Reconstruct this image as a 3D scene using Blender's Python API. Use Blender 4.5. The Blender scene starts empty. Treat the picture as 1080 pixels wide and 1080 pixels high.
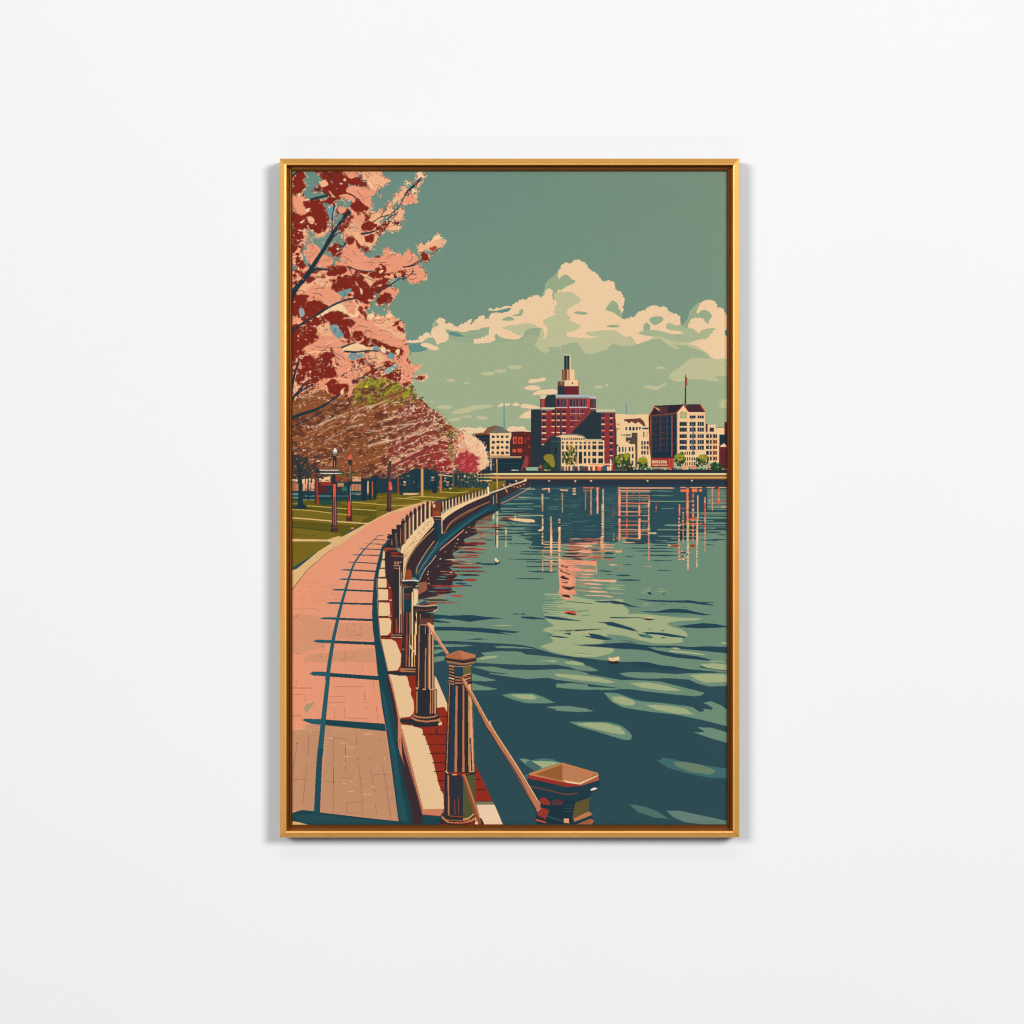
import bpy, math
# ---------------------------------------------------------------- camera, world, lamps, exposure
sc = bpy.context.scene
CAM = 3.2                                        # camera to wall, metres
cam = bpy.data.objects.new('camera', bpy.data.cameras.new('camera'))
sc.collection.objects.link(cam); sc.camera = cam
cam.location = (0, -CAM, 0); cam.rotation_euler = (math.radians(90), 0, 0)
cam.data.sensor_width = 36; cam.data.lens = 36*CAM/1.08; cam.data.clip_end = 50; cam.data.clip_start = .05
sc.view_settings.view_transform = 'Standard'; sc.view_settings.look = 'None'
sc.view_settings.exposure = 0; sc.view_settings.gamma = 1; sc.view_settings.use_curve_mapping = False
try: sc.cycles.filter_width = 1.2
except Exception: pass
w = bpy.data.worlds.new('World'); sc.world = w; w.use_nodes = True
w.node_tree.nodes['Background'].inputs[0].default_value = (.98, .99, 1, 1)
w.node_tree.nodes['Background'].inputs[1].default_value = .015
def lamp_area(name, loc, sx, sy, power, col=(1, 1, 1)):
    l = bpy.data.lights.new(name, 'AREA'); l.shape = 'RECTANGLE'; l.size = sx; l.size_y = sy; l.energy = power; l.color = col
    o = bpy.data.objects.new(name, l); sc.collection.objects.link(o); o.location = loc
    import mathutils
    d = mathutils.Vector((0, 0, 0))-o.location
    o.rotation_euler = d.to_track_quat('-Z', 'Y').to_euler()
    return o
lamp_area('left_softbox', (-2.5, -5.3, 1.05), 1.5, 1.3, 156)
lamp_area('right_softbox', (2.7, -5.0, 1.3), 1.4, 1.2, 208)
lamp_area('top_rail_fill', (0, -3.6, 2.9), 3.2, .6, 19)  # added lamp, mirrored in the top rail to brighten it
lamp_area('bottom_rail_fill', (0, -3.6, -2.9), 3.2, .5, 16)  # added low lamp that lifts the downward-facing bottom rail
lamp_area('left_rail_fill', (-3.1, -3.6, -.1), 1.0, 2.6, 6)  # added lamp for the left rail's outer slope to reflect
WALL = .86; GOLD = (253, 184, 96); DGOLD = (132, 80, 28); WEAVE = .0024; WAMP = .21; GAIN = .92
# ---------------------------------------------------------------- the printed picture
# The print is painted as flat ink shapes, in millimetres of the hanging picture
# (x to the right, y down), then turned into one mesh of flat coloured cells.
import numpy as np
S = 3                                   # ink cells per millimetre
AX0, AY0, AX1, AY1 = 306, 178, 768, 871
AW, AH = (AX1-AX0)*S, (AY1-AY0)*S
rng = np.random.RandomState(7)
INK = np.zeros((AH, AW), np.uint16)
PAL = [(0, 0, 0)]
PIDX = {}
CLIP = [None]
def ink(c):
    if isinstance(c, str): c = COL[c]
    c = tuple(int(round(v)) for v in c)
    if c not in PIDX:
        PIDX[c] = len(PAL); PAL.append(c)
    return PIDX[c]
COL = dict(
 sky=(113,143,124), sage=(159,173,138), sage2=(150,168,134), cream=(236,202,161), shade=(190,188,146),
 teal=(92,139,132), red=(126,36,24), salmon=(233,152,118), peach=(238,176,134), blo=(243,205,158),
 navy=(24,48,58), ink=(42,43,46), dk=(44,48,52), brown=(139,79,46), brown2=(103,56,38), tan=(188,130,92),
 path=(231,152,117), path2=(195,142,106), pline=(120,70,60), sh=(36,88,98), sh2=(24,66,74), plum=(56,42,48),
 ledge=(233,195,148), edge=(205,125,92), brick=(146,42,26), mort=(70,30,30),
 grass=(118,100,28), grass2=(92,84,20), gline=(196,170,80), lawn=(222,180,122),
 w0=(42,74,82), wd=(40,72,82), wm=(109,139,117), wl=(161,173,130), wl2=(186,186,140), wt=(72,120,108), wnavy=(34,66,80),
 bred=(142,50,52), bred2=(112,40,46), bdk=(38,50,58), win=(28,48,68), bcream=(238,200,150), bbrown=(116,62,50),
 maroon=(84,38,36), leaf=(58,88,34), leaf2=(150,146,34), leafd=(32,62,34), orange=(240,120,76), pinky=(240,140,110),
 gold=(214,156,86), white=(240,232,216), coral=(224,84,62), copper=(190,118,80), hi=(226,160,120), rust=(150,70,40),
 olive=(96,88,44), blue=(110,150,160), crim=(156,52,54), rose=(206,92,92), lime=(156,152,42))
def lerp(a, b, t): return tuple(a[i]+(b[i]-a[i])*t for i in range(3))
def arr(s):
    if isinstance(s, str): s = [float(v) for v in s.replace(',', ' ').split()]
    return np.array(s, float).reshape(-1, 2)
TILES = dict(A=(305,175,6.75), B=(305,335,6.75), C=(425,255,6), D=(590,255,6), E=(470,365,7.2), F=(550,365,9.818),
 G=(550,420,9.818), H=(660,390,9.818), I=(400,400,9), J=(305,460,9), K=(400,480,6.75), L=(305,560,6.75), M=(305,715,6.75),
 N=(390,570,9), O=(400,670,9), P=(410,760,9), Q=(520,760,9), R=(460,660,6.75), U=(540,495,9), V=(650,495,9),
 W=(430,570,6.75), X=(550,590,9.818), Y=(650,590,9), Z=(590,700,6), _=(0,0,1))
CUR = ['_']
def t(n): CUR[0] = n
def tr(s, n=None):
    x0, y0, k = TILES[n or CUR[0]]
    return arr(s)/k + (x0, y0)
def put(c, p):
    """fill one polygon (picture millimetres) with an ink"""
    c = c if isinstance(c, int) else ink(c)
    X = (p[:, 0]-AX0)*S; Y = (p[:, 1]-AY0)*S
    r0 = max(0, int(math.ceil(Y.min()-.5))); r1 = min(AH-1, int(math.floor(Y.max()-.5)))
    x2 = np.roll(X, -1); y2 = np.roll(Y, -1)
    cl = CLIP[0]
    for r in range(r0, r1+1):
        yc = r+.5
        m = (Y <= yc) != (y2 <= yc)
        if not m.any(): continue
        xs = np.sort(X[m]+(yc-Y[m])*(x2[m]-X[m])/(y2[m]-Y[m]))
        for k in range(0, len(xs)-1, 2):
            a = max(0, int(math.ceil(xs[k]-.5))); b = min(AW, int(math.ceil(xs[k+1]-.5)))
            if b > a:
                if cl is None: INK[r, a:b] = c
                else:
                    v = INK[r, a:b]; v[cl[r, a:b]] = c
def smooth(p, n=5, closed=True):
    q = []; N = len(p)
    for i in range(N if closed else N-1):
        if closed: p0, p1, p2, p3 = p[i-1], p[i], p[(i+1) % N], p[(i+2) % N]
        else: p0, p1, p2, p3 = p[max(i-1, 0)], p[i], p[i+1], p[min(i+2, N-1)]
        for k in range(n):
            u = k/n
            q.append(.5*(2*p1+(p2-p0)*u+(2*p0-5*p1+4*p2-p3)*u*u+(3*p1-p0-3*p2+p3)*u**3))
    if not closed: q.append(p[-1])
    return np.array(q)
def jag(p, amp, step=1.3):
    q = []
    for i in range(len(p)):
        a, b = p[i], p[(i+1) % len(p)]; d = b-a; l = math.hypot(*d)
        n = max(1, int(l/step)); nrm = np.array([-d[1], d[0]])/(l+1e-9)
        for k in range(n):
            q.append(a+d*k/n+nrm*rng.uniform(-amp, amp)+d/(l+1e-9)*rng.uniform(-amp, amp)*.4)
    return np.array(q)
def scallop(q):
    """little rounded puffs along the upper edges of a cloud"""
    x, y = q[:, 0], q[:, 1]; sg = np.sign(np.sum(x*np.roll(y, -1)-y*np.roll(x, -1)))
    out = []
    for i in range(len(q)):
        a, b = q[i], q[(i+1) % len(q)]; d = b-a; l = math.hypot(*d); nr = np.array([d[1], -d[0]])/(l+1e-9)*sg
        if nr[1] > -.15 or l < 1.6: out.append(a); continue
        n = max(1, int(round(l/4)))
        for k in range(n):
            for u in np.linspace(0, 1, 7)[:-1]:
                out.append(a+d*(k+u)/n+nr*math.sin(math.pi*u)**.7*min(1.3, l/n*.36))
    return np.array(out)
def p(c, s, sm=0, j=0, n=None, sc=0):
    q = tr(s, n)
    if sc: q = scallop(q)
    if sm: q = smooth(q)
    if j: q = jag(q, j)
    put(c, q)
def band(c, q, w0, w1=None, taper=0):
    """a stroke along the points q, widths w0 to w1; taper 1 points the far end, 2 both ends"""
    w1 = w0 if w1 is None else w1
    d = np.gradient(q, axis=0); l = np.hypot(d[:, 0], d[:, 1])+1e-9
    nr = np.stack([-d[:, 1], d[:, 0]], 1)/l[:, None]
    u = np.linspace(0, 1, len(q)); w = w0+(w1-w0)*u
    if taper == 1: w = w*np.sqrt(np.clip(1-u, 0, 1))
    if taper == 2: w = w*np.sqrt(np.clip(4*u*(1-u), 0, 1))
    w = np.maximum(w, .12)
    put(c, np.concatenate([q+nr*w[:, None]/2, (q-nr*w[:, None]/2)[::-1]]))
def s(c, w, pts, w1=None, taper=0, sm=1, n=None):
    q = tr(pts, n)
    if len(q) == 2: q = np.array([q[0]+(q[1]-q[0])*k/8 for k in range(9)])
    elif sm: q = smooth(q, 6, False)
    band(c, q, w, w1, taper)
def rect(c, x0, y0, x1, y1): put(c, arr([x0, y0, x1, y0, x1, y1, x0, y1]))
def R(c, s_, n=None):
    q = tr(s_, n)
    for k in range(0, len(q), 2): rect(c, q[k][0], q[k][1], q[k+1][0], q[k+1][1])
def blob(c, x, y, r, ry=None, k=9, rough=.25, ang=0):
    ry = ry or r
    a = np.linspace(0, 2*math.pi, k, endpoint=False)+rng.uniform(0, 6)
    rr = 1+rng.uniform(-rough, rough, k)
    q = np.stack([np.cos(a)*r*rr, np.sin(a)*ry*rr], 1)
    if ang: q = q @ np.array([[math.cos(ang), math.sin(ang)], [-math.sin(ang), math.cos(ang)]])
    put(c, q+(x, y))
def mask(s_, n=None, sm=0, j=0):
    q = tr(s_, n)
    if sm: q = smooth(q)
    if j: q = jag(q, j)
    old = INK.copy(); o = CLIP[0]; CLIP[0] = None
    put(65535, q); CLIP[0] = o
    m = INK == 65535; INK[:] = old
    return m
YY, XX = np.mgrid[0:AH, 0:AW].astype(np.float32)
XX = XX/S+AX0; YY = YY/S+AY0
def wavy(k, seed, n=9):
    """smooth random field in -1..1 with wavelength about k"""
    r = np.random.RandomState(seed); f = np.zeros_like(XX)
    for i in range(n):
        a = r.uniform(0, 2*math.pi); w = 2*math.pi/k*r.uniform(.6, 1.6)
        f += np.sin(XX*w*math.cos(a)+YY*w*math.sin(a)+r.uniform(0, 6))
    return f/math.sqrt(n)/1.2
def fillm(c, m):
    if CLIP[0] is not None: m = m & CLIP[0]
    INK[m] = ink(c)
def vline(c, x, y0, y1, w=1.1, dash=None, c2=None):
    """a vertical broken reflection"""
    y = y0
    while y < y1:
        h = (dash or 3)*rng.uniform(.6, 1.2)
        ww = w*rng.uniform(.8, 1.2); dx = rng.uniform(-.12, .12)
        rect(c if rng.rand() < .75 or not c2 else c2, x-ww/2+dx, y, x+ww/2+dx, min(y+h, y1))
        y += h+((dash or 0)*.45 if dash else 0)

# ---- sky
for r in range(AH):
    tt = min(1, max(0, (r/S+AY0-179)/170))
    for k in range(24):
        c = lerp(lerp((101,136,126), (117,141,121), k/23), (116,145,125), tt)
        INK[r, int(AW*k/24):int(AW*(k+1)/24)] = ink([round(q) for q in c])
t('_')
p('sage', '300 366 420 364 445 368 470 352 520 345 560 338 600 322 640 335 700 345 722 342 740 346 790 346 790 520 300 520')
p('teal', '425 364 452 364 450 369 425 370'); p('teal', '430 357 446 357 446 361 430 361')
# ---- clouds
t('C')
p('sage2', '870 360 895 300 900 270 925 235 960 210 985 175 1040 140 1080 150 1080 330 990 330 940 330 890 345', 1)
p('sage2', '120 640 180 600 185 520 205 490 230 500 260 545 330 560 440 550 520 545 560 540 700 530 860 545 860 600 830 620 740 620 560 640 420 640 300 620 240 650')
p('sage2', '100 610 180 590 200 640 120 650')
p('shade', '835 655 840 600 850 575 890 545 880 500 940 470 960 400 950 330 1000 310 1080 320 1080 622 1040 650 960 668 910 664 932 688 905 706 868 690')
p('sage2', '440 600 445 560 500 550 545 545 545 610 480 625')
p('cream', '0 628 60 628 100 624 98 606 130 597 140 580 160 577 178 598 184 560 192 548 236 532 214 512 220 490 246 485 268 505 264 525 300 516 322 536 350 549 362 528 385 522 408 510 420 496 438 492 430 512 415 526 436 532 450 510 472 490 498 468 520 477 515 495 549 491 553 465 580 451 600 456 640 446 680 425 704 394 730 386 747 368 775 371 786 380 790 358 818 352 838 341 866 348 868 360 898 345 906 308 935 298 945 330 950 370 988 388 962 410 957 450 960 462 920 480 888 496 885 515 912 550 915 565 905 602 890 615 895 570 880 548 850 540 830 522 790 515 740 526 700 526 646 536 640 550 670 560 690 575 715 590 765 592 730 616 700 618 640 612 610 600 592 580 575 600 580 626 540 640 450 645 446 622 490 616 540 594 548 540 500 545 480 555 430 560 385 574 350 566 310 562 282 553 258 560 288 592 290 610 272 634 242 638 216 652 206 625 186 602 150 612 122 635 70 641 0 636', sc=1)
p('cream', '115 645 150 640 185 652 225 670 215 686 180 684 150 670 118 660', 1)
p('cream', '538 428 560 420 570 432 596 415 610 422 650 406 690 412 640 425 590 436 556 436', 1)
p('teal', '590 440 640 426 690 420 670 440 620 452'); p('teal', '280 575 310 568 350 578 392 600 350 600 300 590')
p('teal', '35 660 60 648 110 650 115 666 40 668'); p('teal', '36 682 130 678 150 686 100 698 40 700')
p('sage2', '625 495 650 478 680 474 705 492 670 500', 1)
p('sage2', '690 465 730 455 740 430 762 432 750 465 720 472', 1)
p('shade', '630 545 700 528 790 515 840 530 850 548 780 560 770 590 720 590 690 568', 1)
p('sage2', '762 600 780 560 830 545 866 560 862 600 830 620 820 660 770 640', 1)
p('sage', '740 625 765 600 800 590 850 600 836 650 800 690 740 680', 1)
p('cream', '978 215 985 185 1020 145 1040 132 1066 148 1080 130 1080 250 1058 225 1030 212 1005 250 990 240', 0)
p('cream', '985 325 980 305 1020 295 1080 270 1080 330 1040 320 1010 322', 1)
p('cream', '1035 425 1080 420 1080 510 1050 485 1045 455', 0); p('cream', '1030 575 1080 568 1080 602 1040 596')
t('D')
p('shade', '10 688 10 330 60 320 300 300 380 500 460 560 600 560 760 600 860 560 1060 560 1060 740 960 735 900 690 840 670 740 680 700 670 640 620 590 618 480 650 400 662 335 645 300 680 210 712 160 706 135 668 115 638 50 638 0 668')
p('sage2', '780 530 815 480 822 440 850 410 885 380 960 430 965 480 930 530 1000 560 960 600 820 570 770 555')
p('cream', '-5 190 10 175 8 160 30 140 52 135 68 155 82 130 112 115 140 128 168 142 176 165 205 190 235 205 262 245 280 262 296 250 325 250 350 268 354 300 360 318 378 314 392 330 398 350 412 370 408 400 396 415 402 440 394 458 384 455 388 480 392 500 415 492 440 490 445 480 485 480 490 458 520 440 545 440 565 415 600 405 630 418 668 412 685 440 720 458 750 465 764 490 768 528 740 530 700 520 690 520 680 545 720 560 786 570 780 582 720 586 660 570 610 560 560 560 500 575 490 585 540 598 600 600 560 625 490 648 480 630 455 600 430 592 425 612 400 605 370 585 340 560 290 560 230 565 170 572 168 588 245 600 200 612 130 608 50 600 44 575 90 568 60 540 0 545 60 530 75 480 48 460 50 430 90 400 130 385 130 360 95 340 40 320 28 312 30 295 60 280 95 262 75 235 50 208 20 215 0 240', sc=1)
p('shade', '-10 340 30 318 80 320 130 358 132 380 90 402 55 425 45 440 60 475 75 500 130 530 128 545 90 565 45 575 40 600 0 610 -20 600', 1)
p('sage2', '0 240 20 215 50 208 75 235 100 245 85 265 50 280 20 300 0 302', 1)
p('sage2', '292 430 310 400 330 375 345 372 372 400 375 420 392 445 388 478 370 468 345 450 320 440', 1)
p('sage2', '90 450 120 440 180 450 150 462', 1); p('sage2', '295 538 330 526 380 530 360 542', 1)
p('sage2', '568 495 590 476 640 472 658 490 640 512 600 528', 1)
p('sage2', '530 540 550 512 575 530 570 560 540 568', 1)
p((170,179,141), '675 545 680 518 705 515 760 540 850 545 900 560 975 550 985 560 955 575 970 600 900 615 820 605 760 590 786 575 740 562 700 560', 1)
p((166,177,140), '500 580 560 558 640 566 700 590 800 600 900 615 820 632 740 632 640 600 590 600', 1)
p('shade', '170 575 260 560 350 560 420 605 480 640 490 650 400 662 335 645 250 600 190 598', 0)
p('cream', '872 455 878 430 900 385 935 372 975 376 998 405 1000 425 1025 420 1042 445 1048 465 1062 470 1062 745 990 742 960 735 940 705 900 680 860 655 822 650 880 625 940 618 985 555 940 548 900 560 890 582 878 580 850 550 818 545 825 510 850 485 900 485 935 525 960 490 966 465 940 440 905 435', sc=1)
p('sage2', '880 450 910 430 945 442 966 470 950 490 938 522 925 495 900 480 860 480', 1)
p((170,179,141), '880 582 905 560 970 546 985 556 950 572 900 590', 1)
p('teal', '1045 560 1062 556 1062 600 1048 590')
p('shade', '695 855 712 825 760 795 800 760 830 740 900 736 1000 742 1062 745 1062 840 1000 850 975 856 1010 872 990 885 900 872 820 870 770 885 720 880', 1)
p('sage', '590 618 640 612 690 655 735 685 760 670 720 650 800 655 880 690 910 712 900 730 830 735 780 770 590 760 560 650', 0)
p('shade', '610 800 640 788 668 795 660 806', 1); p('shade', '215 920 245 908 270 908 268 926 235 930', 1); blob('shade', 640, 406, 1.8)
p('shade', '530 920 570 910 620 915 650 900 675 892 672 905 640 922 620 938 580 934', 1)
p('shade', '1022 1005 1060 998 1062 1050 1010 1045 1020 1025', 1)
t('C')
for q in ['490 832 520 822 575 824 572 842 520 845', '580 818 600 808 650 808 645 826 600 830', '660 792 690 782 745 784 745 804 690 806', '275 876 300 866 330 870 328 884 290 886', '388 894 402 888 424 894 400 900']:
    p('shade', q, 1)
for q in ['792 888 810 870 850 868 890 858 905 868 895 880 860 886 810 895', '765 926 800 910 850 912 870 930 840 940 800 938', '820 968 860 940 900 935 965 934 975 960 900 965', '600 1046 612 1028 640 1018 660 1024 678 1022 670 1036 630 1040', '692 1032 710 1018 740 1030 720 1040', '745 1046 760 1026 820 1034 870 1048 850 1056 780 1054']:
    p('cream', q, 1)
for q in ['315 1080 340 1062 400 1048 450 1035 540 1032 566 1040 540 1052 480 1060 440 1070 400 1085', '210 1048 240 1036 300 1036 304 1052 260 1060', '160 1012 190 1008 190 1018']:
    p('shade', q, 1)
t('E')
for q in ['45 512 60 495 130 482 185 458 280 445 350 456 320 470 230 478 180 500 120 512', '0 450 40 455 44 470 20 480 0 478', '18 568 50 550 110 540 110 560 60 572', '128 535 160 525 200 530 190 545', '230 545 260 532 325 540 290 562']:
    p('shade', q, 1)
p('cream', '80 620 140 622 170 615 230 625 262 612 300 625 330 622 300 655 200 665 130 660')
p('cream', '462 640 475 615 510 608 550 614 590 608 620 640 660 650 520 660')
p('cream', '562 545 580 520 610 500 650 490 650 545', 1)
# ---- far shore: buildings, trees, quay
def grid(c, x0, y0, x1, y1, nx, ny, fx=.6, fy=.6, jit=.12, c2=None, prob=1, sk=0):
    """rows of windows between two corners of the current tile"""
    (X0, Y0), (X1, Y1) = tr([x0, y0, x1, y1])
    dx = (X1-X0)/nx; dy = (Y1-Y0)/ny
    for i in range(nx):
        for k in range(ny):
            if rng.rand() > prob: continue
            x = X0+dx*(i+.5-fx/2)+rng.uniform(-jit, jit)*dx*.5; y = Y0+dy*(k+.5-fy/2)+sk*(i/nx)
            rect(c2 if c2 and rng.rand() < .3 else c, x, y, x+dx*fx*rng.uniform(.85, 1.1), y+dy*fy*rng.uniform(.85, 1.1))
t('E')
p('brown', '185 668 300 655 335 664 335 680 200 684')
R((34,44,54), '205 672 340 965')
for k in range(40):
    a, b = rng.uniform(215, 320), rng.uniform(690, 950); R((58,66,70), [a, b, a+rng.uniform(6, 24), b+4])
p((128,88,66), '290 658 320 622 375 604 400 612 380 650 340 660'); p((112,110,96), '340 660 376 622 380 606 430 618 482 655 470 664')
s('bbrown', .6, '290 657 322 620 378 604 430 617 482 656', sm=0)
p('bcream', '335 662 508 660 500 720 488 760 488 832 335 836')
grid((30,44,60), 343, 668, 485, 832, 4, 4, .62, .5, c2=(70,60,60)); grid('coral', 343, 694, 485, 858, 4, 4, .5, .1, prob=.7)
R('hi', '335 828 480 838')
s((98,150,150), 1.5, '444 424 445 636')
R('maroon', '500 650 650 960'); p((60,46,48), '488 720 508 660 508 840 488 840'); R('maroon', '528 648 600 660')
for a in [(512,690,540,742), (552,692,582,742), (508,782,535,806), (548,780,580,806)]:
    R('coral', a); R((120,40,36), [a[0]+8, a[1]+10, a[2]-5, a[3]-8])
for a in [(600,700,612,740), (622,690,636,712), (630,754,644,772), (596,660,620,664), (600,790,610,800)]: R((150,50,44), a)
R((50,40,46), '330 836 600 860'); R((206,176,128), '330 838 576 846'); R((150,110,80), '330 846 576 853'); R('navy', '350 856 590 960')
R((60,52,52), '358 870 378 955'); grid((60,80,90), 400, 880, 560, 930, 5, 2, .7, .1)
p((146,62,56), '604 836 630 836 626 900 606 958 566 958 590 890')
for k in range(8): R('white', [498+k*7, 938+rng.randint(0, 6), 502+k*7, 950])
p((44,64,72), '648 482 700 480 730 484 730 500 648 500')
R('bdk', '648 486 735 962')
t('F')
R('navy', '443 97 497 242'); R((92,104,98), '464 97 474 242'); R('bcream', '497 97 509 242'); R((210,190,140), '440 84 500 97')
R('bbrown', '420 242 470 356'); R((150,96,74), '426 244 448 354'); R((206,160,110), '470 242 486 356'); R((110,62,56), '486 242 499 356'); R('bcream', '499 242 550 356')
R('bbrown', '376 366 442 416'); R((40,44,52), '376 366 384 416'); R((150,100,70), '398 372 430 400'); R('bcream', '450 354 592 413'); R('coral', '520 372 534 396'); R('navy', '524 380 532 392')
R('bdk', '372 415 444 504'); R((112,36,44), '444 415 592 504')
for k in range(12): R((84,30,42), [450+k*12, 417, 454+k*12, 503])
s((150,60,50), .5, '592 356 592 503')
R('bred', '195 540 772 800'); R('bred2', '690 545 772 640')
p((178,182,186), '352 503 592 503 772 520 772 548 700 540 352 528'); R((120,120,130), '355 527 700 534')
R((222,196,160), '197 508 268 546'); R('bred', '203 548 248 634'); R((214,72,54), '206 552 216 630'); R((214,72,54), '226 552 236 630')
p('bdk', '242 546 266 508 355 503 355 634 242 634'); R((60,74,84), '280 540 284 630'); R((60,74,84), '318 520 322 630'); R('navy', '192 548 203 634')
for a in [(366,545,400), (408,545,432), (440,545,462), (500,545,528), (536,545,556), (568,545,592), (612,545,636), (646,545,664), (720,552,742), (750,552,762)]:
    R((70,58,78), [a[0], a[1], a[2], 626]); R((42,46,62), [a[0]+5, a[1]+8, a[2]-5, 622])
    R((120,116,120), [a[2]-3, a[1], a[2], 626])
R((196,70,52), '676 545 706 640'); R((196,70,52), '470 545 494 900'); R('bred', '480 545 494 900')
R((186,186,192), '355 630 474 642'); R((186,186,192), '494 628 684 641'); R((186,186,192), '708 640 772 652')
R('bred', '205 642 355 1030'); R('bred', '355 642 710 930'); R('bdk', '98 662 206 1080')
R((214,196,158), '205 634 350 656'); R((120,132,110), '205 656 350 667')
R('bdk', '344 640 360 930'); R('bdk', '402 640 413 905'); R((120,110,100), '357 640 361 925')
for r_ in range(6):
    y = 697+r_*65
    R('win', [216, y-34, 250, y-6]); R('bcream', [208, y, 254, y+11])
    if r_ < 4:
        for a, b in [(310, 345), (362, 400), (418, 462)]:
            R((110,40,44), [a, y-40, b, y-3]); R((52,44,58), [a+12, y-34, b-6, y-4]); R('bcream', [a, y, b, y+11])
for y, xe in [(697, 660), (765, 600), (830, 545)]:
    for a in range(505, xe-8, 38):
        R((60,44,58), [a+4, y-40, a+24, y-4]); R((200,176,166), [a, y, min(a+32, xe), y+8])
R((170,104,96), '505 650 510 720'); R((170,104,96), '560 650 565 760'); R((170,104,96), '600 650 605 740')
p('bdk', '490 905 712 680 712 660 776 668 776 690 828 690 828 962 668 962 640 930 560 908')
R((92,100,110), '712 664 770 672')
for k in range(26):
    x = rng.uniform(560, 800); y = 700+rng.randint(0, 5)*45; R((64,56,60), [x, y, x+rng.uniform(8, 22), y+5])
p((156,66,56), '486 908 712 682 716 690 500 908')
R('bred', '828 688 972 1322'); R((112,38,44), '958 688 972 1322')
R((206,196,160), '776 656 972 680'); R((130,126,120), '776 680 972 690')
for r_ in range(9):
    y = 738+r_*65
    R('win', [834, y-38, 862, y-2]); R('bcream' if r_ % 2 else 'orange', [828, y, 864, y+11])
    R('win', [912, y-38, 945, y-2]); R((206,110,90) if r_ % 2 else 'bcream', [912, y, 945, y+10])
R('bcream', '973 704 1090 757'); R((170,120,62), '973 757 1090 810'); R((120,80,50), '973 790 1090 812'); R((48,62,66), '973 812 1090 1310')
p('bred', '205 1010 300 940 300 900 205 900'); p('bdk', '200 1030 236 1020 300 942 345 925 400 930 400 1090 200 1090')
R('bcream', '208 1015 230 1024')
t('G')
R('bdk', '98 300 410 775'); p('bred', '206 300 400 300 400 380 330 390 302 398 250 455 206 478'); R('bdk', '344 300 360 400')
for y in (290, 354, 418): R('win', [216, y-34, 250, y-6]); R('bcream', [208, y, 254, y+11])
R('bcream', '208 474 236 484'); R('bcream', '312 350 345 360'); R('bcream', '362 350 400 360')
p((42,60,64), '300 400 345 385 408 390 408 772 245 772 300 660')
R((74,86,84), '300 446 405 450'); R((30,44,56), '345 510 370 580'); R((60,76,74), '384 400 388 770')
p('bcream', '350 396 420 382 440 372 560 374 640 388 668 415 670 430 856 434 858 772 405 772 405 405')
p((120,120,110), '440 372 560 370 640 384 670 412 666 420 630 396 550 382 440 382')
R((150,110,80), '405 410 412 772')
for i in range(11):
    x = 420+i*22; R((44,56,70), [x, 408+abs(i-5)*.8, x+13, 432])
for i in range(9): R((60,66,74), [662+i*20, 438, 674+i*20, 446])
for x0, x1 in [(418,440), (460,485), (505,530), (555,578), (600,625), (645,672), (690,714), (732,776), (796,844)]:
    for y0, y1, cc in [(450,472,(60,60,72)), (486,530,(30,44,60)), (552,600,(30,44,60)), (622,674,(30,44,60))]:
        R(cc, [x0, y0, x1, y1]); R((90,96,96), [(x0+x1)/2-2, y0, (x0+x1)/2+2, y1])
        if rng.rand() < .4: R('orange', [x0-2, y0-6, x1, y0-3])
for x in (630, 684, 722, 786, 852): R((244,190,130), [x, 440, x+5, 690])
R('bdk', '592 555 628 680'); R('bcream', '588 678 952 692'); R('orange', '700 684 860 690')
cs = [(200,60,50), (60,80,100), (240,170,100), (44,54,66), (232,120,80), (238,210,160), (60,90,110), (150,60,50)]
x = 412
while x < 905:
    w_ = rng.uniform(8, 22); R(cs[rng.randint(8)], [x, 700+rng.uniform(0, 8), x+w_, 770]); x += w_
for x in (470, 500, 600, 740): R('bcream', [x, 696, x+8, 770])
R((60,80,90), '600 700 640 768'); R((60,80,90), '840 700 868 768')
# trees on the far quay
def bush(c1, c2, x, y, rx, ry, n=60, r=.9):
    (x, y) = tr([x, y])[0]; k = TILES[CUR[0]][2]; rx /= k; ry /= k
    for i in range(n):
        a = rng.uniform(0, 6.3); q = math.sqrt(rng.rand())
        px, py = x+math.cos(a)*rx*q, y+math.sin(a)*ry*q
        blob(c2 if rng.rand() < .35 else c1, px, py, r*rng.uniform(.6, 1.3))
s((60,50,40), .7, '300 700 300 765'); bush('leafd', 'leaf', 275, 700, 40, 28, 40)
p((140,130,44), '228 612 250 585 290 578 325 592 340 640 346 690 325 716 300 700 280 670 250 650', 1)
for k in range(6): blob((112,104,36), *tr([rng.uniform(250, 325), rng.uniform(600, 690)])[0], .5)
bush('leafd', 'leaf', 498, 600, 72, 95, 120); bush((206,150,50), 'gold', 510, 510, 45, 25, 26, .6); bush('leaf', (120,120,40), 530, 590, 45, 80, 34, .6)
for k in range(26):
    a = rng.uniform(500, 575); b = rng.uniform(500, 680); s('gold' if k % 2 else 'leafd', .5, [a, b, a+rng.uniform(-8, 20), b+rng.uniform(18, 40)])
s((60,50,40), .6, '500 690 503 768'); s((60,50,40), .6, '300 700 302 768')
p((206,190,110), '236 735 270 742 275 770 240 770'); R((120,160,60), '275 740 300 768')
p((140,176,152), '44 716 186 712 178 770 58 770'); R((90,130,120), '60 752 170 770')
for a, b, c in [(20,752,(110,50,52)), (185,735,'maroon'), (200,706,(150,90,70)), (215,745,'bbrown'), (25,735,'maroon')]:
    blob(c, *tr([a, b])[0], 1.9)
for a, b in [(178,760), (205,758), (20,765), (42,762)]: blob('white', *tr([a, b])[0], .7)
R('white', '921 628 931 768'); R((200,60,60), '935 690 946 765'); R((180,180,180), '300 760 352 768')

t('H')
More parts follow.
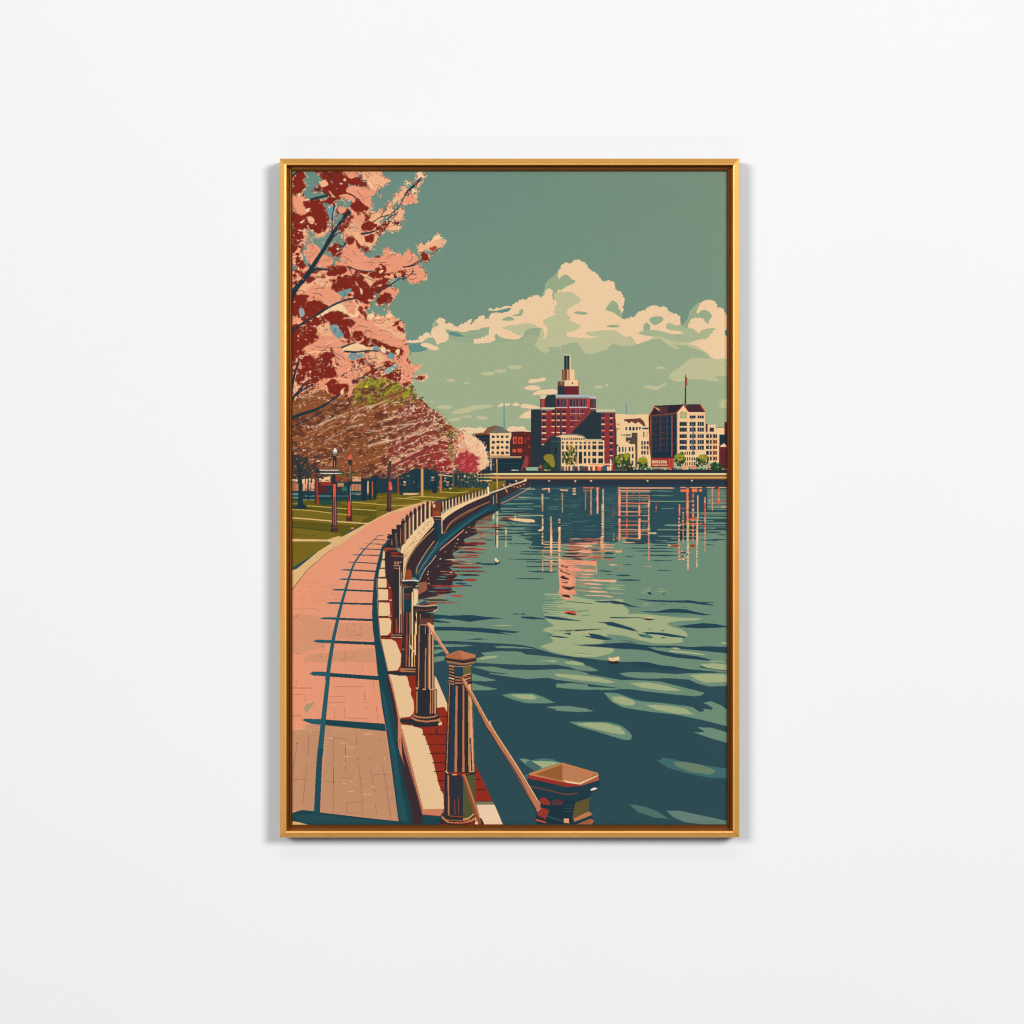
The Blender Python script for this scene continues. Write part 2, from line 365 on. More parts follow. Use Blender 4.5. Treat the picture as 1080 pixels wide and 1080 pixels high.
# middle group seen right of the tall block
s((98,140,150), 1, '4 350 4 462')
p('bcream', '-100 465 235 462 235 600 -100 600')
p((110,62,52), '-30 512 100 505 150 500 190 540 205 590 180 580 130 540 100 560 60 535 30 560 0 530 -30 560')
p('bcream', '-25 560 0 535 30 565 60 545 100 565 130 545 175 590 200 600 200 660 -80 665')
grid('win', -10, 588, 165, 630, 5, 1, .6, .85); p('bcream', '0 575 20 540 45 575'); 
p('bcream', '118 620 258 618 262 1000 118 1000'); R((60,66,70), '170 600 236 616'); R((110,90,80), '180 640 192 700'); R((150,130,110), '215 640 222 700')
p('bcream', '-95 560 -60 500 -20 498 -10 560 -10 640 -95 640'); grid((110,40,44), -92, 540, -55, 640, 2, 2, .5, .4)
grid((60,56,62), 155, 735, 242, 880, 3, 3, .68, .75)
R((84,70,58), '62 650 122 1008'); R((84,70,58), '-60 700 62 768'); R('bcream', '-40 655 60 698'); grid('win', -30, 660, 55, 692, 4, 1, .55, .8)
R((60,56,54), '-60 720 62 728'); R('bcream', '24 732 44 742'); p('bcream', '-95 775 -70 742 -30 726 10 740 50 770'); s('bbrown', .6, '-95 775 -70 742 -30 726 10 740 60 768', sm=0)
p('bcream', '-62 770 96 768 98 1010 -90 1010 -90 800'); grid((60,62,68), -80, 790, 88, 1000, 5, 3, .6, .72); R((110,80,64), '98 768 116 1010'); R('white', '8 790 13 1000')
p('bcream', '-95 640 -60 610 -20 600 0 640 0 770 -95 770'); grid((110,90,80), -50, 660, -5, 690, 3, 1, .6, .6)
R('maroon', '-20 1008 98 1036'); 
# big gabled block
p((56,40,46), '236 475 300 372 430 378 600 362 530 460 530 900 480 930 262 930 244 800')
p((78,50,52), '305 375 440 382 430 450 350 452'); p((44,34,44), '300 372 600 358 560 420 530 440 430 450 440 385 310 380')
p((46,38,46), '250 470 300 385 345 450')
p('hi', '303 385 320 392 352 412 352 424 335 418 310 400')
s('coral', .7, '240 480 300 372', sm=0); s((40,40,50), .8, '300 374 430 380 600 360 775 362', sm=0)
p((112,64,54), '250 470 430 450 530 440 530 472 245 495')
p((44,54,64), '272 480 430 470 430 905 262 905')
p((34,52,66), '430 470 530 455 530 900 430 905')
for i, x in enumerate([268, 360, 425, 478]):
    R((116,62,54), [x, 468, x+4, 900]); 
for y in (524, 585, 650, 710, 768): s((116,62,54) if y < 720 else (80,52,54), .45, [262, y+6, 530, y-8])
grid((28,44,60), 275, 495, 350, 900, 2, 7, .7, .7); grid((28,44,60), 365, 485, 425, 895, 2, 7, .7, .7); grid((24,44,62), 436, 480, 525, 890, 2, 7, .7, .75)
R('coral', '474 470 480 900'); s('coral', .5, '258 500 262 1000')
p((26,46,60), '262 860 340 845 430 850 470 905 470 915 262 915')
p('bcream', '530 440 598 365 650 440 830 440 830 990 530 990')
p((72,44,52), '604 366 772 362 820 438 652 440'); s('coral', .9, '532 440 598 366 652 440', sm=0); s('coral', .9, '772 362 828 440', sm=0)
for k in range(9): s((52,34,46), .3, [622+k*18, 372, 660+k*18, 436])
p((168,170,120), '560 440 590 428 632 440 632 505 560 505'); R('bcream', '594 430 600 505'); R('bcream', '560 464 632 470')
for yy in (475, 540, 600, 666, 728, 785):
    for a, b in [(556, 632), (660, 722), (742, 808)]:
        if yy == 475 and a == 556: continue
        R((34,44,58), [a, yy, b, yy+(30 if yy == 475 else 42)])
        for q in range(1, 3): R((120,116,110) if a < 740 else 'bcream', [a+(b-a)*q/3-2, yy, a+(b-a)*q/3+2, yy+42])
    R('hi', [545, yy-9, 830, yy-5])
for yy in (845, 905, 955): grid((40,50,62), 556, yy, 722, yy+36, 7, 1, .55, .9)
R('orange', '726 640 731 860'); R('coral', '640 500 644 860'); s('gold', .5, '536 450 536 900'); R((90,110,110), '690 560 704 880')
s('coral', .6, '828 440 828 640'); R((34,48,60), '830 560 846 640')
# stepped block on the right
p('bcream', '846 570 935 566 935 655 846 655'); R((44,50,60), '866 600 914 640'); R('bcream', '930 600 1022 668'); R((150,110,90), '930 596 1022 602')
R('bcream', '828 655 966 960')
for yy in (668, 728, 785, 842, 900):
    for a, b in [(832, 862), (872, 890), (902, 946)]: R((36,48,60) if a < 900 or yy < 700 else 'bbrown', [a, yy, b, yy+38])
    R('hi', [828, yy-8, 950, yy-4])
for x in (866, 896, 926): R('gold', [x, 655, x+4, 960])
R((96,36,42), '1022 540 1062 680'); R((34,46,56), '966 672 1062 790'); R('bcream', '966 672 970 960')
R((104,40,46), '966 790 1062 1062'); p('bcream', '975 795 1000 770 1020 762 1045 790 1045 800 975 800')
for k in range(9): R((70,32,42), [985+k*8, 830, 988+k*8, 1050])
s((60,40,50), .9, '622 45 616 356', 1.5); p('maroon', '616 60 634 90 640 150 628 170 620 130'); p('coral', '630 100 640 130 636 160 628 150')
# signboard building
R((150,50,46), '262 905 442 1012'); R((176,60,50), '442 912 496 1030'); R((60,30,40), '262 905 496 912')
for k in range(7):
    x = 272+k*23; R('bcream', [x, 938, x+15, 968]); R((150,50,46), [x+5, 944+(k % 3)*6, x+11, 952+(k % 3)*6])
R('bcream', '274 982 436 990'); grid((150,50,46), 274, 982, 436, 990, 14, 1, .25, 1)
R('coral', '450 915 456 1030'); R('coral', '484 920 489 1030')
x = -80
while x < 1045:
    w_ = rng.uniform(6, 20); R([(36,46,54), (60,66,68), 'bcream', 'maroon', (36,46,54), 'orange', (44,60,60)][rng.randint(7)], [x, 1012+rng.uniform(0, 16), x+w_, 1056]); x += w_+rng.uniform(0, 8)
R('hi', '585 990 640 1050'); R('bcream', '640 930 646 1050'); R('orange', '655 995 735 1010'); R('orange', '850 985 890 1002')
R((34,46,56), '-80 1034 1062 1060')
for (x, y, rx, ry) in [(178,945,52,58), (8,905,30,60), (560,910,56,62), (800,915,54,56)]:
    bush('leafd', 'leaf', x, y+22, rx, ry, 80); bush('leaf2', 'leaf', x, y-8, rx*.9, ry*.6, 60, .8); bush('leaf2', 'leaf2', x-6, y-14, rx*.7, ry*.4, 24, .9)
bush('leafd', (40,80,50), 935, 1010, 58, 55, 90); bush('leafd', 'leafd', 20, 1000, 50, 26, 30); bush('leafd', 'leafd', 740, 960, 20, 50, 30)
t('G'); bush('leafd', 'leaf', 1010, 660, 62, 78, 90); bush('leaf2', 'leaf', 1020, 625, 40, 50, 40, .7)
for x in range(960, 1080, 22): R((70,50,40), [x, 735, x+6, 768]); R('bcream', [x+8, 740, x+12, 768])
t('K')
# quay edge across the water
rect((34,44,52), 470, 496.5, 768, 499)
rect((226,206,150), 517, 499, 768, 500.9); rect((110,74,50), 517, 500.9, 768, 502.6); rect((214,160,90), 517, 502.6, 768, 504.6); rect((120,76,48), 517, 504.6, 768, 505.8)
rect((38,50,62), 517, 505.8, 768, 514)
# ---- water
t('_')
CLIP[0] = YY > 505.8
p('w0', '400 500 770 500 770 872 300 872 300 560')
p('wm', '400 720 420 560 500 520 560 575 640 572 700 574 768 560 768 710 752 708 730 707 711 703 695 699 672 698 655 698 637 697 620 696 593 692 576 687 562 683 549 680 527 678.5 478 676 457 676 400 672')
CLIP[0] = None
rect((38,50,62), 517, 505.8, 768, 511.5)
rect((36,60,72), 517, 511.5, 768, 514)
# stripes: light lines over the dark reflections under the far bank
def hl(c, x0, x1, y, w=.8, sl=0): band(c, np.array([[x0+(x1-x0)*k/8, y+sl*(k/8)] for k in range(9)]), w, w, 2)
t('K')
# left part of the far water
for y, a, b, c in [(240,1000,1080,'wm'), (262,1010,1080,'wt'), (300,985,1080,'wl'), (316,940,1080,'wm'), (346,905,1040,'wm'), (352,880,1080,'wt'), (382,850,1060,'wm'), (398,870,1080,'wm'), (420,850,1080,'wm'), (440,845,930,'wm'), (480,845,960,'wm'), (495,850,1080,'wm'), (520,850,1080,'wm'), (545,845,1080,'wm'), (566,850,1080,'wm'), (590,845,1080,'wm'), (612,845,1080,'wm'), (636,850,1080,'wm'), (655,850,1080,'wm'), (672,850,1080,'wm')]:
    s(c, 1.7 if y > 360 else 1.1, [a, y, b, y-2], taper=1)
p('wm', '700 450 850 360 850 620 1000 640 1080 640 1080 720 600 720')
for y, a, b, w_ in [(372,850,1000,.9), (392,850,1080,1.5), (428,850,925,1.5), (462,850,930,1.5), (470,1000,1080,1), (508,850,1000,1.6), (532,850,1080,1.2), (556,850,1080,1.4), (580,850,1080,1.4), (600,850,1080,1.8), (628,910,1080,1.4), (655,1060,1080,2), (690,1000,1080,1.2), (702,985,1080,.8), (740,918,1080,1.2), (792,1045,1080,1.2), (878,970,1080,1)]:
    s('w0', w_, [a, y, b, y+2], taper=2 if y > 620 else 0)
t('U')
for y, a, b, c in [(188,128,220,'wl'), (232,100,200,'wt'), (272,60,360,'wm'), (282,60,280,'wt'), (325,95,200,'wm'), (350,205,280,'wm'), (352,50,180,'wt'), (376,0,200,'wm'), (437,60,290,'wl'), (180,380,480,'wt'), (178,500,560,'wt'), (286,390,460,'wt'), (356,340,440,'wt'), (376,340,440,'wt')]:
    s(c, .9, [a, y, b, y])
for k in range(60):
    y = rng.uniform(240, 640); a = rng.uniform(300, 760); s((62,98,98) if k % 3 else 'wt', .55, [a, y, a+rng.uniform(20, 140), y+rng.uniform(-3, 3)], taper=2)
for y in np.arange(235, 690, 17.5):
    a = rng.uniform(870, 930); s((78,112,106), .5, [a, y, rng.uniform(960, 1080), y+2])
for y, a, b in [(450,0,230), (508,0,150), (528,20,300), (566,0,190), (590,0,120), (610,120,280), (640,0,200), (655,0,100)]:
    s('wm', 1.5, [a, y, b, y+2], taper=1)
p('wm', '0 660 110 655 200 690 160 730 170 760 380 780 470 1000 460 1080 0 1080')
p('wm', '200 760 480 770 600 860 820 870 970 830 1000 690 1080 640 1080 1080 200 1080')
for y, a, b, w_ in [(705,0,230,1.1), (690,200,450,2.2), (722,180,400,1.6), (748,160,480,3), (780,80,300,1.2), (802,50,480,1.6), (852,0,300,1.3), (878,150,480,1.2), (922,140,470,1.6), (970,170,440,1.8), (1035,30,310,1.3), (995,780,960,1.0), (963,820,940,1.5), (1004,985,1080,2), (1045,780,1080,1.5)]:
    s('w0', w_, [a, y, b, y+4], taper=2)
# warm reflections of the tall block
cs = ['salmon', (206,128,92), 'tan', (92,60,62), 'w0', (150,90,76), 'wm', 'peach', 'coral']
for k in range(150):
    y = rng.uniform(655, 870); a = rng.uniform(470, 860 if y < 800 else 760); b = a+rng.uniform(30, 180)
    s(cs[rng.randint(9)] if y > 690 or rng.rand() < .5 else 'w0', rng.uniform(.5, 1.3), [a, y, min(b, 980), y+rng.uniform(-3, 6)], taper=2)
for y, a, b, c, w_ in [(700,600,820,'salmon',1.6), (722,570,760,'peach',1.6), (712,850,980,'salmon',1), (770,640,760,'salmon',2.4), (768,480,640,'navy',1), (795,480,640,'navy',1), (828,460,670,'navy',1.6), (868,480,700,'navy',1.5), (795,870,970,'w0',2.4), (780,760,860,'tan',1.2), (835,850,980,'w0',1.6), (856,890,960,'coral',1.4), (775,975,1050,'peach',2.6), (905,920,1010,'peach',1.3), (900,1000,1040,'navy',.7), (910,640,800,'salmon',1.6), (965,640,800,'peach',.9), (990,640,780,'peach',.7), (935,700,800,'tan',1.2), (1050,640,1080,'peach',1.4), (1062,780,1080,'peach',1.2)]:
    s(c, w_, [a, y, b, y+4], taper=2)
p('wm', '800 860 870 860 860 920 980 930 980 980 800 1020')
s('w0', 1.4, '820 960 950 972', taper=2); s('peach', .6, '800 900 800 1000'); s('peach', .6, '1035 880 1030 950')
p('salmon', '462 880 640 890 610 960 600 1080 460 1080 440 1000')
t('X')
p('wl', '-60 390 0 400 60 440 110 470 125 492 112 515 240 515 400 533 600 553 820 558 760 578 600 585 500 600 482 620 540 642 620 664 660 690 680 722 660 742 620 744 636 770 628 788 500 800 350 796 200 762 100 732 -60 712', n='Y')
p('wl', '240 350 400 350 640 400 760 420 1000 412 1060 425 1060 744 900 782 836 868 900 900 950 930 962 948 920 975 780 1010 560 1012 440 988 300 950 190 900 310 862 330 840 290 800 335 770 215 738 250 708 335 690 270 640 240 600 220 520')
p('salmon', '395 0 780 20 780 60 600 80 620 130 570 170 555 300 565 355 520 370 525 420 440 420 380 345 395 290 385 180')
for k in range(34):
    y = rng.uniform(20, 340); a = rng.uniform(500, 560); s(['wm', 'tan', 'wm', (214,130,100)][k % 4], rng.uniform(.5, 1), [a, y, a+rng.uniform(60, 220), y+6], taper=2)
for y, a, b, c, w_ in [(105,600,780,'salmon',1.8), (128,600,760,'wm',1), (150,590,770,'peach',.9), (165,560,760,'wm',.7), (180,580,760,'peach',.7), (212,560,960,'peach',1.6), (195,560,1000,'wm',1.2), (250,640,840,'peach',1.5), (228,560,960,'wm',1), (232,960,1080,'wl',.8), (290,700,840,'peach',1.2), (272,560,700,'wl',.8), (310,560,1080,'wm',1.2), (330,680,900,'peach',1.8), (322,560,700,'wl',.8), (350,700,1060,'wm',1.1), (370,640,940,'peach',1), (380,860,950,'peach',1.2), (395,640,900,'wm',1), (262,850,1080,'wl',.8), (285,850,1060,'wl',.7), (300,860,1080,'wl',.8), (345,900,1060,'wl',.7)]:
    s(c, w_, [a, y, b, y+10], taper=2)
for y in range(345, 590, 22):
    s('wm', 1.1, [215, y, rng.uniform(390, 470), y+8], taper=1)
for y, b, w_ in [(385,440,.9), (408,460,.9), (425,480,1), (450,470,.9), (478,440,.9), (500,560,.9), (520,640,.7), (548,290,1.2)]:
    s('wt', w_, [230, y, b, y+6], taper=1)
for q in ['408 52 488 72 480 88 405 76', '400 102 430 118 500 150 500 164 455 142 405 128', '405 180 430 165 455 180 490 200 492 212 440 205 400 192', '415 215 478 228 475 248 420 240', '415 272 510 290 545 275 540 300 500 320 430 300', '408 362 490 366 510 398 440 388']:
    p((44,44,40), q)
for k in range(26):
    y = rng.uniform(10, 400); a = rng.uniform(400, 520); s([(190,100,76), 'peach', (214,130,100)][k % 3], .6, [a, y, a+rng.uniform(30, 90), y+4], taper=2)
p('coral', '430 556 470 535 500 530 560 545 575 560 560 582 520 565'); p((44,44,40), '440 558 490 548 560 566 558 580 500 572')
s('plum', .7, '460 432 600 446 760 462', taper=2); s('plum', .6, '510 536 600 538 700 525', taper=2); s('wt', .6, '600 585 680 580 730 572', taper=2)
s('wnavy', 1.9, '755 432 850 440 960 436 1080 462', taper=2); s('w0', .6, '0 198 240 198'); s('w0', .9, '50 24 380 20'); s('w0', .9, '50 74 380 76'); s('w0', .8, '80 122 280 136')
DW = 'wnavy'
for q in ['230 590 300 590 400 600 520 620 650 640 500 634 340 622 250 608', '0 590 150 600 244 614 236 622 100 616 0 606', '0 558 42 564 40 572 0 572', '915 594 1080 600 1250 598 1250 606 1080 606 930 602', '765 650 940 646 1080 690 1180 722 1100 722 1030 706 900 684 860 660', '318 742 560 728 890 714 760 730 600 742 480 745', '422 762 510 760 512 784', '250 784 380 792 500 808 420 814 330 802', '620 788 720 796 690 764 800 778 940 824 930 832 840 834 740 818', '528 885 780 878 950 866 1080 862 1200 868 1200 930 1080 930 900 915 700 900', '0 890 120 910 220 950 400 990 560 1010 860 1046 700 1062 500 1042 400 1016 250 1002 100 985 0 966']:
    p(DW, q, 0)
s('wm', .5, '0 935 140 930', taper=1)
p('wm', '330 690 340 686 270 640 250 620 240 700'); p('wm', '880 775 960 780 1080 790 1080 862 950 866 820 868 900 850 944 824')
for k in range(24): blob(['bcream', 'hi', 'wl2'][k % 3], *tr([530+k*9+rng.uniform(-3, 3), 748+rng.uniform(-14, 24)])[0], .45)
s('wm', .9, '530 965 640 976 780 1000', taper=2); s('wl2', 1.2, '540 980 660 990 780 1002', taper=2); s('wl', 1, '140 1055 400 1050 560 1080', taper=2)
blob('ink', *tr([485, 1052])[0], 3.2, 1.2, ang=.25)
t('Y')
for y in (222, 242, 262, 285, 318): s('wl', .8, [-60, y, 100-(y-222)*.5, y+2], taper=1)
p('wl', '0 372 60 380 70 400 0 390')
for q in ['-60 400 60 405 150 438 240 456 130 450 60 428 -40 420', '-60 548 100 550 200 552 80 560 -60 556', '-10 610 100 640 222 686 150 678 40 650 -20 640']: p(DW, q)
for q in ['180 372 330 384 520 390 700 388 800 405 930 404 930 410 846 414 930 432 920 438 820 430 700 412 520 408 340 400 240 386', '230 490 380 494 480 474 560 467 660 474 740 494 830 515 920 528 820 530 680 512 540 506 400 508 280 502', '240 695 300 688 440 696 560 715 680 738 640 744 520 736 400 715 300 708', '190 700 290 722 350 740 330 748 240 735', '575 636 680 620 820 604 940 612 1050 634 1050 644 900 652 780 655 640 645', '0 792 80 790 200 806 360 820 560 820 700 832 850 824 1050 830 1050 892 900 876 740 860 620 850 600 842 450 838 300 832 380 862 560 893 760 918 918 956 860 960 700 944 560 932 430 906 330 872 200 856 0 846', '48 765 140 775 200 800 120 795', '40 975 200 970 400 984 550 1020 700 1044 918 1060 880 1080 600 1080 350 1062 180 1032 80 1000', '0 1035 170 1058 160 1080 0 1080']: p(DW, q)
s('wt', 1, '350 518 520 524 700 528', taper=2); s('wt', 1.2, '410 424 470 424', taper=2); s('wt', .8, '620 455 680 456', taper=2)
s('wl', 1.6, '500 872 640 880 848 908', taper=2); p('wl', '520 838 580 836 612 856 560 856'); s('wl2', 1, '500 866 660 880 845 904', taper=2)
for q in ['800 996 920 985 1050 1000 1050 1046 950 1030 850 1014', '996 782 1050 790 1050 806 1006 802']: p('wl', q)
s('w0', .7, '790 1012 920 1036 1050 1062'); s('wl', 1, '880 965 1000 970 1050 976', taper=1); s('wm', 1, '50 770 120 784 200 805', taper=2)
for q, c in [('236 562 300 558 375 572 300 578', 'plum'), ('290 655 350 662 320 665', 'plum'), ('415 675 465 670 440 680', 'plum'), ('285 314 330 312 334 340', 'navy'), ('435 326 470 324 450 336', 'navy'), ('424 738 486 742 440 750', 'w0'), ('225 712 300 708 350 740 290 742', 'wt')]: p(c, q)
for a, b, y in [(272,340,278), (240,330,298), (230,300,318), (390,470,282), (370,480,302), (250,330,420), (260,310,435), (275,335,66), (270,310,112)]: s('wl', .7, [a, y, b, y+2], taper=2)
s('bcream', .9, '280 556 350 548', taper=2); blob('wl', *tr([598, 126])[0], 1)
s('navy', 1, '358 92 380 104 540 108', taper=1); blob('navy', *tr([372, 95])[0], 1.2, .8); blob('navy', *tr([376, 46])[0], .7)
for a, b in [(655,45), (660,105), (662,180)]: blob('ink', *tr([a, b])[0], 1, .7)
s('navy', 1.2, '0 148 60 150 140 160', taper=1); s('w0', .8, '70 46 170 48', taper=2); s('wt', .8, '0 200 260 190', taper=1); s('w0', .8, '300 12 530 12', taper=1)
t('V')
for y, a, b in [(205,330,530), (218,0,320), (250,340,540), (302,320,740), (372,430,550), (400,30,200), (270,20,320), (288,20,320), (355,50,320)]: s('wm' if y != 302 else (150,170,130), .7, [a, y, b, y+1])
for y in range(195, 380, 13): s((140,160,128), .6, [865, y, 1050, y], taper=0)
for y, a, b, w_ in [(412,700,1050,1.3), (432,780,1050,.9), (458,750,1050,1.8), (486,700,920,1.2), (510,850,1050,1.6), (530,460,620,1.8), (535,690,1050,1), (556,700,1050,1.2), (572,390,590,1.2), (585,850,1050,1.4), (610,680,1050,2.4), (635,400,600,1.1), (636,640,1050,2), (655,520,660,.8), (660,800,1050,2), (675,380,480,1.1), (690,760,1050,2), (612,320,380,.8), (420,820,1050,.6)]:
    s('wm' if y < 600 else 'wm', w_, [a, y, b, y+2], taper=0)
p('wm', '0 690 300 700 590 680 780 690 780 640 1050 640 1050 1080 0 1080')
for y, a, b, w_ in [(705,60,300,.9), (748,100,560,1.2), (775,160,580,1.3), (815,240,600,1.6), (700,320,600,1.6), (722,330,590,1.2), (865,320,540,.9), (665,900,1050,1.2), (670,780,980,1.4), (560,930,1050,1.4), (598,850,980,1.2), (620,960,1050,1.2), (714,840,930,.8), (825,80,170,.9), (903,70,150,1), (958,380,520,1), (1005,0,140,1.8), (1050,0,240,1.5), (790,590,680,1.2), (680,320,460,1.5)]:
    s('w0', w_, [a, y, b, y+3], taper=2)
p('w0', '660 180 700 180 700 640 660 640') if False else None
for y in (540, 580, 612, 645):
    for x in (615, 650, 708, 745): rect('navy', *tr([x-12, y])[0], *tr([x+12, y+20])[0])
# red grid of reflected windows
for y, w_, b, c in [(176,1.2,548,'hi'), (203,1.2,325,'hi'), (248,.6,320,'tan'), (270,.6,300,'tan'), (320,1,320,'orange'), (345,.6,320,'tan'), (402,.9,240,'hi'), (440,.6,320,'tan'), (492,.7,300,'tan'), (528,1,230,'orange'), (572,1,320,'hi'), (590,.6,300,'tan'), (615,.7,300,'tan'), (655,1.1,215,'salmon')]: s(c, w_, [14, y, b, y+2])
for k in range(14): s('wl', .5, [rng.uniform(230, 260), 245+k*24, rng.uniform(280, 320), 245+k*24])
p('w0', '0 445 320 450 320 466 0 462')
T = lambda x, y0, y1, w_, c='pinky', d=None, c2='hi': vline(c, tr([x, 0])[0][0], tr([0, y0])[0][1], tr([0, y1])[0][1], w_, d, c2)
T(30, 185, 440, 2.2); T(30, 466, 680, 1.9); T(100, 175, 440, 1.1, 'orange'); T(100, 466, 660, 1.1, 'coral'); T(165, 180, 240, .8, 'coral'); T(222, 180, 330, .8, 'coral'); T(218, 335, 440, 1.7); T(220, 466, 662, 2.1, 'peach')
T(312, 248, 320, 1.5, 'coral'); T(308, 320, 870, 1.8, 'pinky', 1.6, 'bcream'); T(377, 300, 410, .7, (150,70,70))
R('w0', '0 446 208 464'); T(600, 330, 440, 1.4, 'orange'); T(596, 456, 860, 1.7, 'pinky', 3); T(635, 405, 700, 1.1, 'hi', 2.4); T(676, 175, 500, 2.2, 'orange'); T(678, 500, 690, 2.2, (190,190,120)); T(728, 230, 690, 1.7, 'orange', 4)
T(774, 248, 480, 1.4, 'hi'); T(768, 480, 720, 1.7, 'peach'); T(765, 730, 930, 1.3, 'bcream', 2); T(842, 265, 560, 1.4, 'coral'); T(842, 560, 790, 1.3, 'pinky', 2.4); T(912, 175, 395, 1.1, 'hi', 1.4); T(972, 165, 330, 1.4, 'coral')
T(680, 700, 950, 2.2, 'bcream', 1.6, 'salmon')
s('hi', 1, '610 172 660 172'); s('hi', 1, '700 172 815 172'); R('orange', '610 192 690 214'); R('orange', '718 184 768 216'); R('orange', '786 190 814 214'); s('hi', 1, '855 172 935 172'); s('hi', .8, '980 172 1050 172')
s('orange', 1, '680 472 770 472'); s('orange', .9, '600 520 820 515'); s('hi', .7, '600 575 770 575'); s('coral', .6, '930 302 1050 302'); s('hi', .8, '1000 355 1050 355'); blob('bcream', *tr([885, 300])[0], .8); s('coral', .6, '615 368 660 370')
s('bcream', 1, '310 606 380 604'); blob('bcream', *tr([375, 604])[0], .8, .6)
s('hi', 2, '485 722 590 726', taper=2); R('rust', '520 714 590 734'); R('rust', '700 714 750 738'); s('bcream', .7, '600 852 660 858')
for k in range(22): blob(['navy', 'bcream', 'w0'][k % 3], *tr([rng.uniform(600, 690), rng.uniform(770, 860)])[0], .8, .5)
for x in (297, 718): blob('bcream', *tr([x, 108])[0], 1)
s('tan', 1.4, '0 655 60 650 210 660'); s('maroon', .9, '100 695 300 705', taper=2); s('peach', 1, '60 690 180 698', taper=2); s('hi', 2.4, '0 780 55 778'); s('tan', .8, '0 905 45 905 40 960', sm=0)
s('hi', .5, '270 920 340 925', taper=2)
t('U')
for x, y0, y1, w_, c, d in [(290,235,400,1.7,'bcream',1.6), (290,432,500,1.5,'bcream',3), (290,500,580,1.8,'bcream',3), (290,600,710,1.6,'bcream',2.5), (292,770,820,1.2,'salmon',2), (292,850,970,1,'bcream',1.5), (370,450,560,1.9,'bcream',1.6), (372,560,800,2.1,'bcream',None), (372,760,980,1.8,'hi',3), (450,470,512,1.9,'hi',2), (450,545,740,2.2,'bcream',None), (450,700,1000,2.1,'peach',4), (478,225,300,1.6,'tan',2), (478,300,410,1.1,'wl',1), (698,220,380,1.1,'tan',1), (750,185,430,1.5,'hi',1.1), (812,190,420,1.7,'peach',None), (866,190,360,1.5,'bcream',1.4), (862,330,640,2.8,'bcream',2.2), (855,640,740,3.2,'peach',1.4), (966,360,450,.9,'rust',1), (966,610,680,.9,'tan',1), (858,740,860,2.6,'tan',2)]:
    vline(c, *(tr([x, y0])[0]), tr([x, y1])[0][1], w_, d, 'hi')
R('hi', '345 178 360 220'); R('orange', '795 172 828 190'); s('peach', 1.2, '285 188 362 182'); s('peach', 1.4, '455 195 530 200'); s('orange', 1.1, '672 176 776 176'); s('tan', .8, '675 203 730 203')
for y in (182, 208, 233): s('bcream', 1.3, [577, y, 607, y])
for y in (690, 712, 740, 770, 795, 832, 862, 888, 905, 935): s('tan' if y % 2 else 'peach', .7, [300, y, 470, y+3])
s('salmon', 1.2, '290 770 370 770'); s('bcream', 1.8, '245 580 300 575', taper=2); s('wl', .8, '150 437 290 437')
p('bcream', '-20 462 0 463 100 470 200 476 217 482 215 502 190 506 100 495 0 480 -40 466'); s('bcream', .9, '32 435 32 462'); s((120,120,90), .5, '0 482 110 498 210 506')
s('w0', 1.2, '0 500 240 508', taper=2)
for a, b in [(352,110), (600,112), (750,110)]: blob('peach', *tr([a, b])[0], 1.1)
t('K')
for q in ['922 446 1080 456 1080 480 1040 478 950 464']: p('bcream', q)
s('bcream', 1.1, '968 428 970 448')
for x, a, b, c in [(813,390,455,'bcream'), (840,400,660,'bcream'), (902,515,655,'bcream')]: vline(c, *(tr([x, a])[0]), tr([x, b])[0][1], 1.5 if x != 902 else 1, None, 'tan')
s('navy', 1, '830 480 830 640'); 
s('w0', 1.7, '690 765 760 778 840 776', taper=0); blob('navy', *tr([842, 762])[0], 2.8, 2.2); blob('white', *tr([830, 742])[0], 1.2); p('bcream', '820 735 850 750 858 745 845 765 826 760')
# near waves
t('W')
for q in ['180 525 300 535 450 530 560 544 690 555 590 560 520 568 440 580 350 566 250 556 180 562', '180 562 260 575 320 588 180 583', '180 615 330 615 520 622 700 640 800 650 760 660 650 652 740 672 640 664 480 650 330 642 180 640', '410 660 500 676 440 668', '400 708 500 696 590 704 500 706', '750 520 840 522 760 528', '810 545 880 542 975 556 900 562 830 555']: p(DW, q)
for q in ['590 605 680 600 760 606 680 610']: p('wl', q)
t('R')
p('w0', '0 103 120 112 280 120 450 126 600 135 690 152 780 187 900 220 1080 248 1240 248 1380 265 1500 300 1650 312 1900 324 2068 330 2068 1500 0 1500')
p('w0', '-80 100 0 103 0 1500 -200 1500 -200 100')
for q in ['-40 140 80 130 270 138 200 148 0 152', '320 192 440 180 600 184 640 204 740 212 850 225 960 240 1050 265 1062 284 960 285 850 276 720 280 540 275 420 270 285 262 285 232 350 212 330 204', '255 290 400 290 520 312 700 315 900 308 1000 318 1080 338 1080 396 980 396 870 386 790 370 640 378 500 360 400 345 520 344 380 324', '255 340 340 365 430 388 350 396 255 392', '255 408 340 430 440 450 370 460 255 459', '850 415 960 408 1080 418 1080 456 960 450 890 435', '-60 178 30 165 60 180 0 200 -60 205', '-60 225 60 215 60 245 -20 262 -60 262']: p('wm', q)
for q in ['415 146 500 144 620 152 720 166 560 160 430 157', '285 238 350 218 450 212 420 228 330 240', '700 250 850 245 980 252 1050 268 1055 284 940 266 820 256', '838 340 960 338 1080 350 1080 384 960 376 865 360']: p('wl' if q[0] != '4' else 'wm', q)
s('wm', 1.2, '380 340 520 350', taper=1)
blob('ink', *tr([940, 252])[0], 3.2, 1.3, ang=.2)
p('wt', '462 494 540 478 690 480 762 504 850 549 760 554 630 552 530 522', 0); p('wm', '475 494 540 484 690 484 758 508 835 547 740 550 640 546 545 520'); p('wl', '530 492 600 488 690 492 720 512 690 526 600 518')
